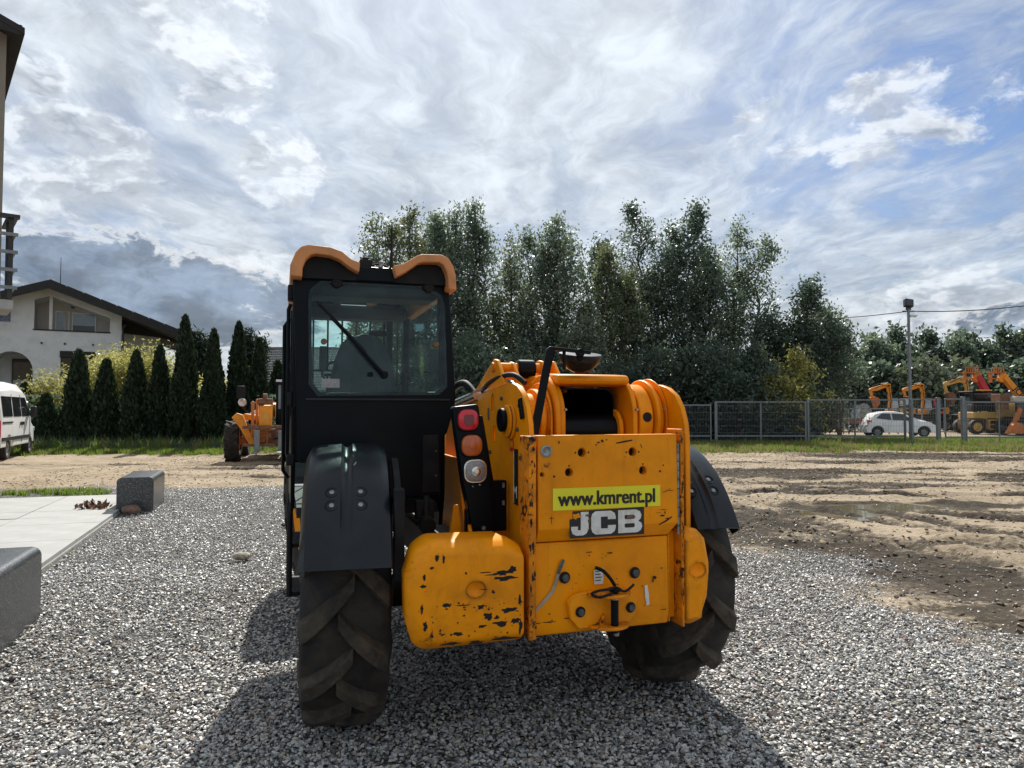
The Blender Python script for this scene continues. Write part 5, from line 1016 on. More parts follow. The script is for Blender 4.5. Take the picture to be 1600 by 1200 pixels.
# ================================================================== BUILDINGS
def house():
    Dp = 42; h = empty('white_house', (wx(75, 42), 42, 0), R(29)); tag(h, 'white rendered house with dark pitched roof and loggia behind the conifers', 'house')
    X = lambda u: (u - 75) * Dp / 1110 * (.90 + .0004 * (u - 75)); Z = lambda v: wz(v, Dp + 1.2); y0 = 0.
    ridge = (X(75), Z(447)); sl_ = (Z(447) - Z(527)) / (X(75) - X(275)); zr = lambda x: ridge[1] + sl_ * abs(x - ridge[0]) * 1. if False else ridge[1] - abs(x - ridge[0]) * .37
    xl, xr = -7.2, X(180)
    wall = build('wall', MB().prism([(xl, 0), (xl, zr(xl) - .28), (ridge[0], ridge[1] - .28), (xr, zr(xr) - .28), (xr, 0)], y0, y0 + 9, 'y'), 'render_white', h)
    lx0, lx1, lz0, lz1 = X(52), X(163), Z(518), Z(460)
    cut(wall, MB().prism([(lx0, lz0), (lx0, zr(lx0) - .75), (ridge[0], ridge[1] - .75), (lx1, zr(lx1) - .75), (lx1, lz0)], y0 - 1, y0 + 1.6, 'y'),
        MB().prism([(X(-12) , -.1)] + [(X(20) + (X(52) - X(20)) * math.cos(R(a)), Z(582) + (Z(553) - Z(582)) * math.sin(R(a))) for a in range(180, -1, -15)] + [(X(52), -.1)], y0 - 1, y0 + 2, 'y'),
        MB().box(X(0), X(18), y0 - 1, y0 + .2, Z(510), Z(478)), MB().box(X(92), X(142), y0 - 1, y0 + .2, Z(600), Z(551)))
    build('back_wall', MB().box(X(180) + .01, X(240), y0 + 2.8, y0 + 9, 0, zr(X(240)) - .30), 'render_white', h)
    y1 = y0 + 1.58
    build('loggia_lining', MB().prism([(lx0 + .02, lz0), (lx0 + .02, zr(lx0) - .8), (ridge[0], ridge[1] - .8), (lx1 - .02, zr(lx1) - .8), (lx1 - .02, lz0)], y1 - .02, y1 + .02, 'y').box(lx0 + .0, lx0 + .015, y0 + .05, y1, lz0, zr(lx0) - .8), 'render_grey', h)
    build('loggia_post', MB().box(X(74), X(79), y0 - .02, y0 + .20, lz0, Z(455)), 'render_white', h, .01)
    build('loggia_sill', MB().box(lx0 - .05, lx1 + .05, y0 - .06, y0 + .10, lz0 - .07, lz0 + .0), 'dark_wood', h)
    def window(x0, x1, z0, z1, y, m='window_sky', fr='render_white', mull=None, low=None):
        w_ = build('window', MB().box(x0, x1, y - .03, y + .03, z0, z1), m, h); f = MB(); t = .06
        f.box(x0 - t, x0, y - .06, y + .03, z0 - t, z1 + t).box(x1, x1 + t, y - .06, y + .03, z0 - t, z1 + t).box(x0, x1, y - .06, y + .03, z1, z1 + t).box(x0, x1, y - .06, y + .03, z0 - t, z0)
        if mull: f.box(mull - .03, mull + .03, y - .06, y - .031, z0, z1)
        build('frame', f, fr, w_); build('sill', MB().box(x0 - .12, x1 + .12, y - .14, y + .0, z0 - t - .05, z0 - t - .01), 'render_white', w_)
        if low: build('lower_pane', MB().box(x0, x1, y - .05, y - .032, z0, low), 'window_dark', w_)
        return w_
    window(X(82), X(94), Z(517), Z(486), y1 - .06); window(X(95.5), X(100), Z(517), Z(486), y1 - .06, 'render_grey'); window(X(107), X(140), Z(515), Z(487), y1 - .06, low=Z(506))
    window(X(0.5), X(17), Z(509), Z(479), y0 + .16, 'curtain', 'render_white'); window(X(93), X(141), Z(599), Z(560), y0 + .16, 'window_dark', 'frame_dark', X(117))
    build('shutter_box', MB().box(X(91), X(143), y0 - .10, y0 + .05, Z(560), Z(550)), 'dark_wood', h, .02)
    build('porch_window', MB().box(X(16), X(50), y0 + 1.9, y0 + 1.95, Z(594), Z(563)), 'window_dark', h); build('porch_frame', MB().box(X(15), X(17), y0 + 1.85, y0 + 1.9, 0, Z(561)).box(X(49), X(51), y0 + 1.85, y0 + 1.9, 0, Z(561)).box(X(15), X(51), y0 + 1.85, y0 + 1.9, Z(566), Z(561)), 'frame_dark', h)
    lampb = build('wall_lamp', MB().lathe([(0, 0), (0, .12), (-.06, .16), (-.14, .13), (-.18, 0)], 14, 'y', (X(107), y1 - .02, Z(475))), 'frame_dark', h, smooth=True)
    for u in (64, 98, 139): build('vent_cap', MB().cyl((X(u), y0, Z(539)), (X(u), y0 - .05, Z(539)), .06, 10), 'frame_dark', h)
    # roof: two slabs with deep overhang towards the yard
    yr0, yr1 = y0 - 1.3, y0 + 10; ex = X(275) + .35; ez = zr(ex); lx = xl - .9; lz = zr(lx); t = .26
    roof = build('roof', MB().prism([(ridge[0], ridge[1]), (ex, ez), (ex, ez - t), (ridge[0], ridge[1] - t)], yr0, yr1, 'y'), 'dark_wood', h); build('roof', MB().prism([(lx, lz), (ridge[0] - .004, ridge[1]), (ridge[0] - .004, ridge[1] - t), (lx, lz - t)], yr0, yr1, 'y'), 'dark_wood', h)
    for q in range(9):                                   # tile rows stepping along the verge
        a = ridge[0] + (ex - ridge[0]) * (q + .05) / 9; b = ridge[0] + (ex - ridge[0]) * (q + 1) / 9
        build('verge_tile', MB().prism([(a, zr(a) + .003), (a, zr(a) + .07), (b, zr(b) + .045), (b, zr(b) + .003)], yr0 + .02, yr1, 'y'), 'frame_dark', roof)
    build('barge_board', MB().prism([(ridge[0], ridge[1] - .03), (ex, ez - .03), (ex, ez - .50), (ridge[0], ridge[1] - .50)], yr0 - .04, yr0 - .003, 'y'), 'dark_wood', roof); build('barge_board', MB().prism([(ridge[0] - .004, ridge[1] - .03), (lx, lz - .03), (lx, lz - .5), (ridge[0] - .004, ridge[1] - .5)], yr0 - .04, yr0 - .003, 'y'), 'dark_wood', roof)
    sx0 = xr + .02; build('soffit', MB().prism([(sx0, zr(sx0) - .30), (ex - .1, zr(ex - .1) - .30), (ex - .1, zr(ex - .1) - .55), (X(240), zr(X(240)) - .55), (sx0, zr(sx0) - 1.2)], y0 + 1.9, y0 + 2.1, 'y').prism([(sx0, zr(sx0) - .29), (ex - .1, zr(ex - .1) - .29), (ex - .1, zr(ex - .1) - .33), (sx0, zr(sx0) - .33)], y0 - 1, y0 + 2.8, 'y'), 'dark_wood', roof)
    build('gutter', MB().cyl((ex + .03, yr0, ez - .22), (ex + .03, yr1, ez - .22), .07, 10), 'frame_dark', roof); build('downpipe', MB().tube([(ex, y0 + 2.6, ez - .3), (X(245), y0 + 2.7, ez - .7), (X(243), y0 + 2.7, 0)], .05, 8).tube([(X(186), y0 - .08, zr(X(186)) - .8), (X(182), y0 - .08, zr(X(186)) - 1.0), (X(182), y0 - .08, 0)], .06, 8), 'frame_dark', h)
    build('aerial_mast', MB().tube([(X(84), y0 + 3, ridge[1] - .3), (X(84), y0 + 3, Z(392))], [.035, .015], 6), 'frame_dark', h)
house()
def tiled_house():
    Dp = 56; h = empty('tiled_house', (0, 0, 0)); tag(h, 'low house with grey tiled roof seen between the pines', 'house'); x0, x1 = wx(346, Dp), wx(520, Dp); zt, zb = wz(536, Dp), wz(612, Dp)
    L = math.hypot(4.4, zt - zb); me = MB().box(x0, x1, 0, L, -.12, 0)
    r = build('roof', me, 'roof_tiles', h, loc=(0, Dp, zb), rot=(math.atan2(zt - zb, 4.4), 0, 0)); build('roof', MB().box(x0, x1, 0, L, -.12, 0), 'roof_tiles', h, loc=(0, Dp + 8.8, zb), rot=(PI - math.atan2(zt - zb, 4.4), 0, 0))
    build('skylight', MB().box(wx(428, Dp), wx(441, Dp), 2.6, 3.5, .01, .08), 'white_paint', r)
    build('wall', MB().box(x0 + .4, x1 - .4, Dp + .5, Dp + 8.3, 0, zb - .05), 'render_white', h)
tiled_house()
def edge_building():
    b = empty('corner_building', (-9.56, 13.2, 0), R(40)); tag(b, 'tall rendered building at the left picture edge with projecting eave', 'building')
    ze = wz(50, 13.2)                                  # local: corner at the origin, facade along -x, depth along +y
    build('wall', MB().box(-7, 0, 0, 8, 0, ze + .1), 'render_brown', b)
    build('eave', MB().prism([(-7.2, ze + 2.6), (.24, ze - .02), (.24, ze + .10), (-7.2, ze + 2.75)], -.45, 8.4, 'y').box(-7.2, .20, -.44, -.40, ze - .04, ze + .14), 'dark_wood', b)
    bal = empty('balcony', (0, 0, 0)); bal.parent = b; z0, z1 = wz(468, 12.4), wz(338, 12.4); x0, x1, yf = -3.6, .06, -1.05
    build('slab', MB().box(x0, x1 + .05, yf - .06, -.01, z0 - .16, z0), 'concrete', bal)
    for x, y in ((x1, yf), (x1, yf * .52), (x1 - 1.1, yf), (x0 + .05, yf)): build('post', MB().box(x - .035, x + .035, y - .035, y + .035, z0, z1), 'frame_dark', bal)
    for k in range(4):
        z = z0 + .22 + k * (z1 - z0 - .2) / 4; build('rail', MB().box(x0, x1 + .10, yf - .075, yf - .045, z - .03, z + .03), 'galv', bal); build('rail', MB().box(x1 + .04, x1 + .07, yf, -.02, z - .03, z + .03), 'galv', bal)
    build('top_rail', MB().box(x0, x1 + .12, yf - .10, yf + .06, z1, z1 + .06).box(x1 - .06, x1 + .10, yf + .06, -.02, z1, z1 + .06), 'frame_dark', bal)
edge_building()
# ================================================================== VEHICLES IN THE BACKGROUND
def simple_wheel(parent, x, y, r, w_, m='rubber', rim='galv', lugs=0, name='wheel'):
    """axle along local x"""
    e = empty(name, (x, y, r)); e.parent = parent; h = w_ / 2
    t = MB().lathe([(-h * .8, r * .6), (-h, r * .72), (-h, r * .9), (-h * .85, r * .985), (0, r), (h * .85, r * .985), (h, r * .9), (h, r * .72), (h * .8, r * .6)], 32, 'x')
    for k in range(lugs):
        for s in (-1, 1):
            a = 2 * PI * (k + (.5 if s > 0 else 0)) / lugs; q = []
            for f in (0, 1):
                x_ = s * h * (.0 if f == 0 else 1.0); aa = a - .30 * f
                q.append([(x_, -(r + rr_) * math.sin(aa + d), (r + rr_) * math.cos(aa + d)) for d, rr_ in ((-.07, -.03), (-.05, .028), (.05, .028), (.07, -.03))])
            t.loft(q)
    build('tyre', t, m, e, smooth=not lugs); build('rim', MB().lathe([(-h * .7, .02), (-h * .72, r * .3), (-h * .5, r * .45), (-h * .82, r * .61), (h * .82, r * .61), (h * .5, r * .45), (h * .72, r * .3), (h * .7, .02)], 24, 'x'), rim, e, smooth=True); return e
def van():
    # local: y forward, x right; we see its right flank
    v = empty('white_van', (-16.95, 22.35, 0), math.atan2(.40, .915)); tag(v, 'white panel van with windows parked at the left picture edge', 'van'); hw = .98
    sec = lambda y, zt, sh=0.: [(-hw + sh, y, .42), (-hw + sh * 1.3 - .0, y, 1.35), (-hw + .10 + sh, y, zt - .28), (-hw + .30 + sh, y, zt - .02), (0, y, zt), (hw - .30 - sh, y, zt - .02), (hw - .10 - sh, y, zt - .28), (hw - sh, y, 1.35), (hw - sh, y, .42)]
    st = [(-1.05, 2.30), (-1.0, 2.46), (.5, 2.52), (2.2, 2.48), (2.62, 2.36), (3.15, 1.75), (3.45, 1.28), (4.05, 1.08), (4.28, .85)]
    rings = []
    for y, zt in st:
        if zt > 2: rings.append(sec(y, zt))
        else: k = max(0, (1.9 - zt)) * .12; rings.append([(-hw + k, y, .42), (-hw + k, y, min(1.3, zt - .1)), (-hw + .10 + k, y, zt - .06), (-hw + .25 + k, y, zt - .01), (0, y, zt), (hw - .25 - k, y, zt - .01), (hw - .10 - k, y, zt - .06), (hw - k, y, min(1.3, zt - .1)), (hw - k, y, .42)])
    body = build('body', MB().loft(rings), 'white_paint', v, .03, 3); 
    cut(body, *[MB().cyl((x0, y, .36), (x0 + .5, y, .36), .43, 24) for y in (0.0, 3.2) for x0 in (.70, -1.2)])
    fl = lambda y, z: hw + .004 - (0 if z < 1.35 else .10 * (z - 1.35) / (.85))
    def pane(y0, y1, z0, z1, s=1, slope=0.):
        p = [(y0, z0), (y1, z0), (y1 - slope, z1), (y0, z1)]; vs = [(s * (fl(y, z) + d), y, z) for d in (0, .012) for y, z in p]; return MB().add(vs, [(0, 1, 2, 3), (7, 6, 5, 4)] + [(i, (i + 1) % 4, 4 + (i + 1) % 4, 4 + i) for i in range(4)])
    for s in (1, -1):
        for y0, y1, sl_ in ((-.85, .35, 0), (.50, 1.55, 0), (1.68, 2.95, .62)): build('side_window', pane(y0, y1, 1.38, 2.02, s, sl_), 'window_dark', v)
        d = build('door_seam', pane(.43, .445, .5, 2.1, s), 'frame_dark', v); build('door_seam', pane(1.61, 1.625, .5, 2.1, s), 'frame_dark', v); build('door_seam', pane(2.85, 2.865, .5, 1.38, s), 'frame_dark', v)
        for y in (1.42, 1.74): build('door_handle', MB().box(s * (hw + .004), s * (hw + .045), y, y + .13 if y > 1.5 else y + .10, 1.08, 1.20), 'frame_dark', v, .01)
        build('rub_strip', MB().box(s * (hw - .01), s * (hw + .03), -.95, 2.8, .62, .74), 'frame_dark', v, .01); build('slide_rail', MB().box(s * (hw - .01), s * (hw + .018), -.9, .38, 1.17, 1.22), 'frame_dark', v)
        m = build('mirror', MB().box(s * (hw + .06), s * (hw + .24), 2.60, 2.72, 1.32, 1.72), 'frame_dark', v, .04, 3); build('mirror_arm', MB().box(s * (hw - .05), s * (hw + .08), 2.64, 2.70, 1.38, 1.44), 'frame_dark', m)
    build('windscreen', MB().add([(-.8, 2.64, 2.30), (.8, 2.64, 2.30), (.86, 3.13, 1.72), (-.86, 3.13, 1.72), (-.8, 2.66, 2.32), (.8, 2.66, 2.32), (.86, 3.15, 1.75), (-.86, 3.15, 1.75)], [(0, 1, 2, 3), (7, 6, 5, 4), (0, 4, 5, 1), (1, 5, 6, 2), (2, 6, 7, 3), (3, 7, 4, 0)]), 'window_dark', v)
    build('rear_window', MB().box(-.75, .75, -1.065, -1.045, 1.35, 2.02), 'window_dark', v); build('bumper', MB().box(-.95, .95, -1.15, -1.0, .42, .66).box(-.85, .85, 4.2, 4.38, .35, .62), 'frame_dark', v, .04)
    for s in (-1, 1): build('tail_light', MB().box(s * .90, s * .97, -1.07, -1.04, .75, 1.25), 'red_lens', v); build('headlight', MB().box(s * .60, s * .90, 4.10, 4.24, .80, .98), 'headlamp', v, .04)
    for y in (0, 3.2):
        for s in (-1, 1): simple_wheel(v, s * .84, y, .345, .22)
van()
def parked_telehandler():
    # faces the camera; local: x to the picture's right, -y towards the camera
    t = empty('parked_telehandler', (-7.85, 22.4, 0), R(15)); tag(t, 'dirty yellow telehandler with forks parked facing us before the conifers', 'telehandler')
    for x in (-.86, .86): simple_wheel(t, x, 0, .62, .42, 'rubber', 'yellow_far', 14)
    for x in (-.86, .86): simple_wheel(t, x, 2.8, .62, .42, 'rubber', 'yellow_far', 14)
    build('chassis', MB().box(-.45, .5, -.2, 3.4, .5, .95).box(-.66, .8, -.12, .14, .5, .75), 'rust', t, .02)
    build('lift_frame', MB().prism([(-.84, 1.36), (-.70, 1.50), (-.52, 1.44), (-.34, .95), (-.10, .62), (-.16, .50), (-.34, .56), (-.62, 1.08)], -.75, -.55, 'y'), 'yellow_far', t, .02); build('mudguard', MB().prism([(-.70, 1.26), (-.52, 1.48), (-.1, 1.42), (.02, 1.28)], -.3, .6, 'y'), 'yellow_far', t, .03)
    build('engine_hood', MB().prism([(-.50, .95), (-.42, 1.50), (-.20, 1.62), (.02, 1.56), (.06, .95)], .3, 2.2, 'y'), 'white_paint', t, .05, 3); build('hood_grille', MB().box(-.45, .0, .27, .299, 1.15, 1.36), 'black_matt', t); build('air_filter', MB().cyl((-.42, .5, 1.72), (-.1, .5, 1.74), .10, 14), 'black_matt', t, .02)
    build('boom', MB().prism([(-.9, .95), (-.9, 1.42), (.0, 1.72), (3.4, 1.85), (3.4, 1.4), (.0, 1.3)], -.02, .28, 'x'), 'yellow_far', t, .02); build('boom_head', MB().box(-.04, .34, -1.05, -.85, .98, 1.72), 'yellow_far', t, .03); build('boom_ear', MB().box(-.26, -.19, -1.0, -.7, .80, 1.85).box(-.13, -.07, -1.0, -.7, .8, 1.92), 'orange_far', t, .02); build('head_pin', MB().cyl((-.06, -.95, 1.84), (.36, -.95, 1.84), .10, 14).cyl((.08, -1.0, 1.97), (.20, -1.0, 1.97), .12, 14), 'rust', t, .01)
    build('data_plate', MB().box(.10, .21, -1.056, -1.051, 1.30, 1.48), 'yellow_pale', t)
    fc = empty('fork_carriage'); fc.parent = t
    build('top_bar', MB().box(-.48, 1.05, -1.22, -1.14, 1.03, 1.13), 'rust', fc, .01); build('bottom_bar', MB().box(-.46, 1.0, -1.22, -1.14, .50, .58), 'rust', fc, .01)
    for x in (.0, .22, .50): build('upright', MB().box(x - .03, x + .03, -1.20, -1.13, .56, 1.05), 'rust', fc)
    for x in (-.06, .62): f = build('fork', MB().box(x - .08, x + .08, -1.32, -1.23, .34, 1.00).box(x - .07, x + .07, -2.3, -1.23, .34, .385), 'galv', fc, .01)
    build('hydraulic_hose', MB().tube([(.40, -1.2, .72), (.7, -1.24, .80), (.98, -1.2, .92)], .025, 8), 'black_matt', fc)
    build('tilt_cylinder', MB().cyl((-.2, -.9, .75), (.3, -.95, .82), .07, 12), 'orange_far', t); build('front_axle', MB().box(-.7, .85, -.15, .15, .5, .74).box(-.30, .1, -.35, .0, .58, .92), 'orange_far', t, .02)
    c = empty('cab'); c.parent = t
    for x in (.36, 1.02): build('pillar', MB().box(x, x + .07, .5, .6, 1.0, 2.42), 'black_paint', c); build('pillar', MB().box(x, x + .07, 1.9, 2.0, 1.0, 2.42), 'black_paint', c)
    build('roof', MB().box(.34, 1.11, .45, 2.05, 2.40, 2.50), 'black_paint', c, .02); build('lower_panel', MB().box(.36, 1.09, .5, 1.95, .9, 1.62), 'black_paint', c, .02); build('windscreen', MB().box(.43, 1.02, .54, .55, 1.62, 2.40), 'window_sky', c)
    for k in range(4): build('guard_bar', MB().box(.51 + .14 * k, .535 + .14 * k, .48, .50, 1.62, 2.40), 'black_paint', c)
    build('work_light', MB().box(.36, .56, .40, .46, 2.50, 2.57).box(.75, .95, .40, .46, 2.50, 2.57), 'headlamp', c)
    mr = build('mirror', MB().box(-.80, -.56, .2, .28, 1.95, 2.35), 'black_matt', t, .03); build('mirror_stay', MB().tube([(-.45, .5, 1.45), (-.70, .3, 1.75), (-.68, .25, 2.0)], .02, 6), 'black_matt', mr); build('headlight', MB().lathe([(0, 0), (-.05, .10), (.0, .13), (.06, .08)], 14, 'y', (-.62, .1, 1.83)), 'headlamp', t, smooth=True)
parked_telehandler()
def car():
    # local: x length (front at +x), y width
    c = empty('white_car', (23.0, 42.6, 0), R(-9)); tag(c, 'white hatchback car parked behind the wire fence', 'car'); L0 = -1.97
    prof = [(0, .30, .58), (.06, .55, .86), (.22, .92, 1.05), (.55, 1.38, 1.0), (1.1, 1.49, .98), (1.7, 1.50, .97), (2.25, 1.40, .95), (2.9, 1.06, .93), (3.45, .92, .90), (3.82, .72, .84), (3.94, .45, .66)]
    rings = []
    for x, zt, w_ in prof:
        wb = .86 * min(1, w_ / .9 + .05); belt = min(zt - .02, .92); roofw = wb * (.72 if zt > 1.15 else .90)
        rings.append([(L0 + x, -wb, .25), (L0 + x, -wb, belt * .75), (L0 + x, -wb * .97, belt), (L0 + x, -roofw, zt - .05), (L0 + x, -roofw * .6, zt), (L0 + x, roofw * .6, zt), (L0 + x, roofw, zt - .05), (L0 + x, wb * .97, belt), (L0 + x, wb, belt * .75), (L0 + x, wb, .25)])
    b = build('body', MB().loft(rings), 'white_paint', c, .02, 2); 
    cut(b, *[MB().cyl((L0 + x, y, .29), (L0 + x, y + .5, .29), .36, 24) for x in (.66, 3.2) for y in (-1.1, .6)])
    def sp2(pts, s):
        o = []
        for d in (0, .012):
            for x, z in pts: f = max(0, (z - .92) / .5); o.append((L0 + x, s * (.845 - .20 * f + .0 + d), z))
        n = len(pts); return MB().add(o, [tuple(range(n)), tuple(range(2 * n - 1, n - 1, -1))] + [(i, (i + 1) % n, n + (i + 1) % n, n + i) for i in range(n)])
    for s in (-1, 1):
        build('side_window', sp2([(.62, 1.10), (1.42, .98), (1.42, 1.36), (.95, 1.38)], s), 'window_dark', c); build('side_window', sp2([(1.50, .98), (2.62, .96), (2.10, 1.34), (1.50, 1.37)], s), 'window_dark', c)
        build('mirror', MB().box(L0 + 2.35, L0 + 2.55, s * .86, s * 1.02, .92, 1.05), 'white_paint', c, .03); build('headlight', MB().prism([(L0 + 3.35, .76), (L0 + 3.86, .62), (L0 + 3.84, .72), (L0 + 3.45, .84)], s * .60, s * .80, 'y'), 'window_dark', c); build('tail_light', MB().box(L0 + .10, L0 + .34, s * .62, s * .85, .88, .98), 'red_lens', c)
        build('door_seam', sp2([(1.455, .35), (1.465, .35), (1.465, .97), (1.455, .97)], s), 'frame_dark', c)
        for x in (.66, 3.2): w_ = simple_wheel(c, L0 + x, s * .76, .30, .2); w_.rotation_euler = (0, 0, PI / 2)
    build('windscreen', MB().add([(L0 + 2.28, -.58, 1.40), (L0 + 2.28, .58, 1.40), (L0 + 2.88, .70, 1.09), (L0 + 2.88, -.70, 1.09), (L0 + 2.29, -.58, 1.42), (L0 + 2.29, .58, 1.42), (L0 + 2.90, .70, 1.11), (L0 + 2.90, -.70, 1.11)], [(0, 1, 2, 3), (7, 6, 5, 4), (0, 4, 5, 1), (1, 5, 6, 2), (2, 6, 7, 3), (3, 7, 4, 0)]), 'window_dark', c)
    build('grille', MB().box(L0 + 3.80, L0 + 3.96, -.62, .62, .32, .58), 'black_matt', c, .03); build('number_plate', MB().box(L0 + 3.955, L0 + 3.975, -.26, .26, .40, .50), 'sticker_white', c)
car()
def digger(X, Y, label, m, big=False, seed=0):
    """backhoe with its arm folded up; local x along the picture"""
    d = empty('backhoe', (X, Y, 0)); tag(d, label, 'digger', 'diggers with raised arms in the far yard'); s = 1.12 if big else 1.
    P = lambda pts: [(x * s, z * s) for x, z in pts]
    if big: dip = [(-.95, 2.95), (-.95, 3.25), (-.35, 3.42), (.1, 3.62), (.42, 3.58), (.66, 3.35), (.50, 3.12), (.15, 3.26), (-.4, 3.12)]
    else: dip = [(-.88, 2.98), (-.90, 3.22), (.40, 3.60), (.62, 3.56), (.66, 3.40), (.45, 3.34), (-.45, 3.02)]
    build('dipper', MB().prism(P(dip), -.10, .10, 'y'), m, d, .02)
    build('boom', MB().prism(P([(.36, 3.50), (.60, 3.50), (.66, 3.0), (.74, 2.2), (.66, 1.3), (.40, 1.3), (.50, 2.3), (.42, 3.0)]), -.10, .10, 'y'), m, d, .02)
    build('link', MB().prism(P([(-.98, 3.15), (-.84, 3.22), (-.70, 2.62), (-.80, 2.45), (-.90, 2.75)]), -.09, .09, 'y'), m, d, .02); bu = build('bucket', MB().prism(P([(-.86, 2.52), (-.66, 2.60), (-.30, 2.45), (-.26, 2.05), (-.50, 1.72), (-.62, 1.95)]), -.24, .24, 'y'), 'orange_far' if not big else 'rust', d, .02)
    for k in range(3): build('tooth', MB().prism(P([(-.58, 1.80), (-.50, 1.78), (-.55, 1.60)]), -.2 + .16 * k, -.14 + .16 * k, 'y'), 'steel', bu)
    build('ram', MB().cyl((-.75 * s, -.02, 3.36 * s), (-.1 * s, -.02, 3.56 * s), .055, 10), 'black_matt', d); build('ram_rod', MB().cyl((-.1 * s, -.02, 3.56 * s), (.45 * s, -.02, 3.66 * s), .03, 8), 'chrome', d); build('ram', MB().cyl((.36 * s, -.02, 2.95 * s), (.34 * s, -.02, 1.7 * s), .05, 10), 'black_matt', d)
    build('hose', MB().tube([(-.6 * s, -.14, 3.2 * s), (0, -.16, 3.5 * s), (.5 * s, -.16, 3.3 * s), (.62 * s, -.15, 2.2 * s), (.5 * s, -.14, 1.5 * s)], .022, 6), 'black_matt', d)
    build('body', MB().box(-.3, 2.0, -.5, .5, .7, 1.25), 'black_matt', d, .05); build('king_post', MB().box(.30, .80, -.25, .25, .5, 1.6), m, d, .03); build('engine_cover', MB().box(1.5, 2.3, -.45, .45, 1.25, 1.75), m, d, .06)
    build('cab_frame', MB().box(.95, 1.0, -.6, -.55, 1.2, 2.45).box(1.75, 1.8, -.6, -.55, 1.2, 2.45).box(.95, 1.0, .55, .6, 1.2, 2.45).box(1.75, 1.8, .55, .6, 1.2, 2.45).box(.9, 1.85, -.65, .65, 2.45, 2.53), 'black_matt', d); build('cab_glass', MB().box(1.0, 1.75, -.58, .58, 1.3, 2.44), 'glass_far', d)
    for x, r in ((-.1, .5), (1.9, .42)):
        for y in (-.65, .65): simple_wheel(d, x, y, r, .3).rotation_euler = (0, 0, PI / 2)
FY = 54
digger(wx(1378, FY), FY, 'leftmost raised orange-yellow digger arm above the white car', 'yellow_far'); digger(wx(1430, FY), FY, 'second raised orange-yellow digger arm, beside the lamp pole', 'yellow_far'); digger(wx(1480, FY) + .2, FY - 1, 'pale yellow curved digger arm right of the lamp pole', 'yellow_pale', True)
def far_boom(name, u0, v0, u1, v1, Dp, m, label, text=None):
    """telehandler with its boom raised towards the left of the picture; u0,v0 boom head, u1,v1 boom foot"""
    b = empty(name, (wx(u1, Dp), Dp, 0)); tag(b, label, 'telehandler'); dx = wx(u0, Dp) - wx(u1, Dp); z0, z1 = wz(v0, Dp), wz(v1, Dp); a = math.atan2(z0 - z1, dx); nx, nz = -math.sin(a), math.cos(a); t = .21
    build('boom', MB().prism([(nx * t, z1 + nz * t), (-nx * t, z1 - nz * t), (dx - nx * t * .8, z0 - nz * t * .8), (dx + nx * t * .8, z0 + nz * t * .8)], -.22, .22, 'y'), m, b, .02)
    h = build('boom_head', MB().prism([(dx - .40, z0 - .30), (dx - .15, z0 - .45), (dx + .25, z0 - .2), (dx + .15, z0 + .25), (dx - .25, z0 + .30)], -.14, .14, 'y'), 'orange_far' if m == 'red_far' else m, b, .03)
    car_ = MB().box(dx - 1.0, dx + .05, -.2, .2, z0 + .22, z0 + .30).box(dx - .95, dx - .88, -.15, .15, z0 - .45, z0 + .24).box(dx - .95, dx - .2, -.05, .05, z0 - .2, z0 - .12)
    for k in range(6): car_.box(dx - .95 + .17 * k, dx - .90 + .17 * k, -.2, -.15, z0 + .28, z0 + .62)
    car_.box(dx - .95, dx + .0, -.2, -.15, z0 + .60, z0 + .66); build('fork_carriage', car_, 'orange_far', b)
    build('body', MB().box(-.9, 1.4, -.7, .7, .6, 1.15), 'black_matt', b, .06); build('engine_cover', MB().box(.2, 1.4, -.75, .0, 1.15, 1.45), m, b, .06); build('cab', MB().prism([(-.6, 1.3), (-.5, 2.35), (.5, 2.35), (.7, 1.3)], -.85, -.1, 'y'), 'window_dark', b, .03)
    for x in (-.9, 1.5):
        for y in (-.85, .85): simple_wheel(b, x, y, .58, .4).rotation_euler = (0, 0, PI / 2)
    if text:
        tm_ = text_mesh(text, .58, 0, 1., 3); pl = build('side_logo', tm_, 'sticker_black', b, loc=(dx * .42, -.235, z1 + (z0 - z1) * .42), rot=(R(90), -(a - PI), 0))
far_boom('red_telehandler', 1528, 588, 1556, 640, 50, 'red_far', 'telehandler with raised dark red boom in the far yard'); far_boom('yellow_telehandler', 1568, 588, 1604, 632, 51, 'yellow_far', 'telehandler with raised yellow lettered boom at the right edge', 'JCB')
def wheeled_excavator():
    Dp = 47; e = empty('wheeled_excavator', (wx(1527, Dp), Dp, 0)); tag(e, 'pale yellow wheeled excavator with glazed cab behind the fence', 'excavator')
    c = empty('cab'); c.parent = e
    for x in (-.78, .55): build('pillar', MB().box(x, x + .09, -.75, -.66, 1.45, 2.72), 'black_matt', c); build('pillar', MB().box(x, x + .09, .6, .7, 1.45, 2.72), 'black_matt', c)
    build('glazing', MB().box(-.70, .56, -.71, .65, 1.5, 2.66), 'window_dark', c); build('roof', MB().box(-.82, .68, -.8, .75, 2.70, 2.82), 'black_matt', c, .04); build('roof_light', MB().box(-.55, -.2, -.82, -.7, 2.83, 2.92).box(-.1, .45, -.8, -.5, 2.825, 2.90), 'yellow_pale', c)
    build('upper_body', MB().box(-.82, 1.0, -.8, .8, 1.02, 1.44).box(.70, 2.2, -.9, .9, 1.0, 2.0), 'yellow_pale', e, .05); build('chassis', MB().box(-1.0, 1.5, -.6, .6, .55, .98), 'rust', e, .03); build('step', MB().box(.1, .75, -.95, -.6, .30, .95), 'yellow_pale', e, .03); build('step_opening', MB().box(.17, .68, -.956, -.952, .40, .60).box(.17, .68, -.956, -.952, .68, .88), 'hole', e)
    for x in (-.65, 1.3):
        for y in (-.8, .8): simple_wheel(e, x, y, .48, .36, 'rubber', 'yellow_pale').rotation_euler = (0, 0, PI / 2)
wheeled_excavator()
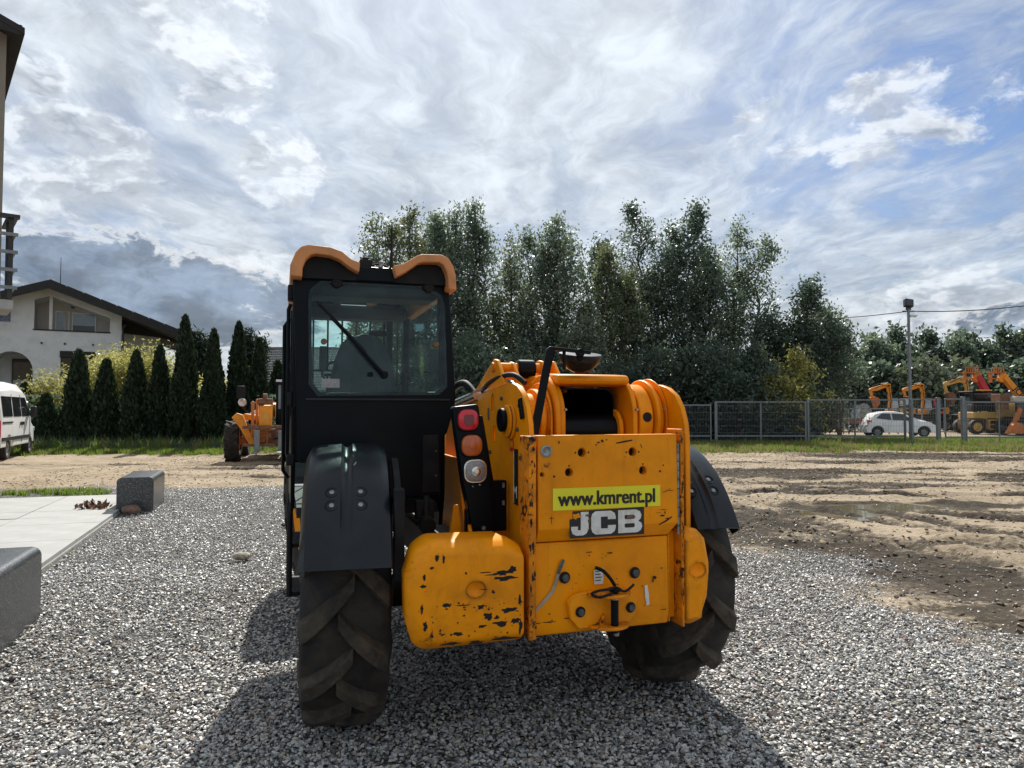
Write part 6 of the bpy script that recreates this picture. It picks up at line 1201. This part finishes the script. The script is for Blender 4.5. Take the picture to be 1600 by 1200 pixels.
def orange_loader():
    Dp = 45; o = empty('orange_loader', (wx(1590, Dp), Dp, 0)); tag(o, 'worn orange loader with pale canopy at the right picture edge', 'loader')
    build('canopy', MB().box(-.7, 1.6, -.8, .8, 2.02, 2.42), 'render_grey', o, .05); build('post', MB().box(-.62, -.54, -.7, -.62, .9, 2.02), 'black_matt', o); build('post', MB().box(1.4, 1.48, -.7, -.62, .9, 2.02), 'black_matt', o); build('screen', MB().box(-.5, 1.4, -.66, -.65, 1.1, 2.0), 'window_dark', o)
    build('arm', MB().prism([(-.95, .5), (-.75, .5), (-.35, 1.6), (-.5, 1.75)], -.9, -.6, 'y'), 'orange_far', o, .02); build('bucket', MB().prism([(-1.55, .12), (-.55, .12), (-.7, .75), (-1.1, .85)], -1.3, -.9, 'y'), 'orange_far', o, .03); build('tool_box', MB().box(-1.3, -.55, -.3, .6, 2.1, 2.6).box(-1.1, -.7, -.2, .4, 1.6, 2.1), 'rust', o, .03)
    build('body', MB().box(-.6, 1.6, -.6, .6, .55, 1.15), 'black_matt', o, .05)
    for x in (-.4, 1.3):
        for y in (-.75, .75): simple_wheel(o, x, y, .5, .36).rotation_euler = (0, 0, PI / 2)
orange_loader()
def trailer():
    Dp = 53; t = empty('flatbed_trailer', (wx(1350, Dp), Dp, 0)); tag(t, 'long low maroon flatbed trailer behind the white car', 'trailer')
    build('bed', MB().box(-3.2, 3.6, -1.1, 1.1, .72, .95), 'rust', t, .02); build('side_rail', MB().box(-3.2, 3.6, -1.16, -1.11, .55, .90), 'rust', t)
    for x in (-.6, .4): simple_wheel(t, x, -.9, .40, .3).rotation_euler = (0, 0, PI / 2); simple_wheel(t, x, .9, .40, .3).rotation_euler = (0, 0, PI / 2)
    l = empty('grading_bucket', (wx(1342, Dp), Dp - .1, .95)); tag(l, 'pale metal bucket attachment lying on the flatbed trailer', 'bucket')
    build('shell', MB().prism([(-.5, 0), (.5, 0), (.62, .55), (.3, 1.05), (-.1, 1.1), (-.3, .6)], -.6, .6, 'y'), 'steel', l, .03); build('bracket', MB().box(-.3, .1, -.2, .2, 1.05, 1.6), 'black_matt', l, .02); 
    k = empty('black_attachment', (wx(1328, Dp), Dp + 2, 0)); tag(k, 'black machine attachment standing tall left of the digger arms', 'attachment'); build('mast', MB().box(-.12, .12, -.1, .1, 0, 3.2).box(.7, .9, -.1, .1, 0, 2.9), 'black_matt', k, .02); build('head', MB().prism([(-.5, 2.6), (.0, 3.5), (.9, 3.4), (1.3, 2.8), (.6, 2.4)], -.4, .4, 'y'), 'black_matt', k, .04)
trailer()
# ================================================================== FENCE, POLE, CABLE
def fence_run(name, label, y, posts, zb=0., zt=2.0, step=.075, group='grey wire fence sections'):
    f = empty(name, (posts[0][0], y, 0)); tag(f, label, 'fence', group); x0 = posts[0][0]
    for x, w_, h in posts: build('post', MB().box(x - x0 - w_ / 2, x - x0 + w_ / 2, -w_ / 2, w_ / 2, 0, h), 'galv', f, .006)
    a, b = 0, posts[-1][0] - x0
    build('top_rail', MB().box(a, b, -.035, .035, zt - .07, zt), 'galv', f, .004); build('bottom_rail', MB().box(a, b, -.03, .03, zb + .30, zb + .37), 'galv', f, .004)
    w_ = MB(); n = int((b - a) / step)
    for k in range(n): x = a + (k + .5) * (b - a) / n; w_.box(x - .0032, x + .0032, -.0032, .0032, zb + .12, zt - .07)
    for z in np.arange(zb + .5, zt - .15, .32): w_.box(a, b, -.004, .004, z - .004, z + .004)
    kind(build('wire_infill', w_, 'galv', f), 'stuff'); return f
FZ = 34.2
fence_run('gate', 'left leaf of the grey wire gate under the trees', FZ, [(wx(1118, FZ), .13, 1.98), (wx(1188, FZ), .07, 1.93), (wx(1258, FZ), .08, 2.0)])
fence_run('gate', 'right leaf of the grey wire gate in front of the white car', FZ, [(wx(1262, FZ), .10, 2.08), (wx(1335, FZ), .07, 2.05), (wx(1413, FZ), .09, 2.08)], zt=2.10)
fence_run('fence', 'narrow fence section between the lamp pole and the end posts', FZ - 1.5, [(wx(1424, FZ - 1.5), .10, 2.1), (wx(1465, FZ - 1.5), .16, 2.16)], zt=2.1)
fence_run('fence', 'short fence piece between the two thick end posts', FZ - 1.5, [(wx(1476, FZ - 1.5), .05, 2.1), (wx(1504, FZ - 1.5), .15, 2.2)], zt=2.12)
fence_run('fence', 'wire fence running out of the right picture edge', FZ - 1.5, [(wx(1509, FZ - 1.5), .05, 2.0), (wx(1560, FZ - 1.5), .05, 2.0), (wx(1660, FZ - 1.5), .06, 2.0)], zt=1.98)
fence_run('fence', 'dim fence section left of the gate under the trees', FZ, [(wx(1000, FZ), .06, 1.9), (wx(1060, FZ), .06, 1.9), (wx(1110, FZ), .06, 1.9)], zt=1.85)
IY = 46.5
inn = fence_run('fence', 'inner fence with slanted braces behind the white car', IY, [(wx(u, IY), .07, 1.75) for u in (1317, 1325, 1357, 1388, 1402, 1440, 1475)], zt=1.7, step=.16)
for a, b in ((1357, 1336), (1317, 1300)): build('brace', MB().tube([(wx(a, IY) - wx(1317, IY), 0, 1.5), (wx(b, IY) - wx(1317, IY), -.3, .1)], .03, 6), 'galv', inn)
def pole():
    Dp = 33.9; p = empty('lamp_pole', (wx(1422, Dp), Dp, 0)); tag(p, 'slim grey lamp pole with floodlight and camera by the gate', 'lamp pole'); zt = wz(482, Dp)
    build('shaft', MB().tube([(0, 0, 0), (0, 0, zt)], [.085, .06], 12), 'galv', p, smooth=True)
    fl_ = build('floodlight', MB().box(-.20, .20, -.12, .10, zt + .08, zt + .46, (R(-14), R(8), 0)), 'frame_dark', p, .02); build('lens', MB().box(-.16, .16, -.13, -.122, zt + .12, zt + .42, (R(-14), R(8), 0), (0, 0, zt + .27)), 'window_dark', fl_); build('yoke', MB().box(-.10, .10, -.05, .05, zt - .06, zt + .10), 'frame_dark', p)
    build('cross_arm', MB().box(-.28, .28, -.03, .03, zt - .14, zt - .09), 'frame_dark', p); cm = build('camera', MB().box(.06, .34, -.08, .06, zt - .40, zt - .28).cyl((.30, -.1, zt - .34), (.30, -.2, zt - .34), .04, 10), 'sticker_white', p, .015); build('camera_arm', MB().box(.0, .1, -.03, .03, zt - .36, zt - .32), 'frame_dark', cm)
    ca = MB(); a = Vector((wx(1422, Dp), Dp, zt - .11)); e0 = Vector((wx(1300, 41), 41, wz(497, 41))); e1 = Vector((wx(1720, 31), 31, wz(459, 31)))
    for q, r_ in ((e0, .05), (e1, .25)):
        pts = [a.lerp(q, k / 14) - Vector((0, 0, r_ * 4 * (k / 14) * (1 - k / 14))) for k in range(15)]; ca.tube(pts, .022, 5)
    c = build('overhead_cable', ca, 'frame_dark'); tag(c, 'black overhead cable crossing the sky at the lamp pole', 'cable')
pole()
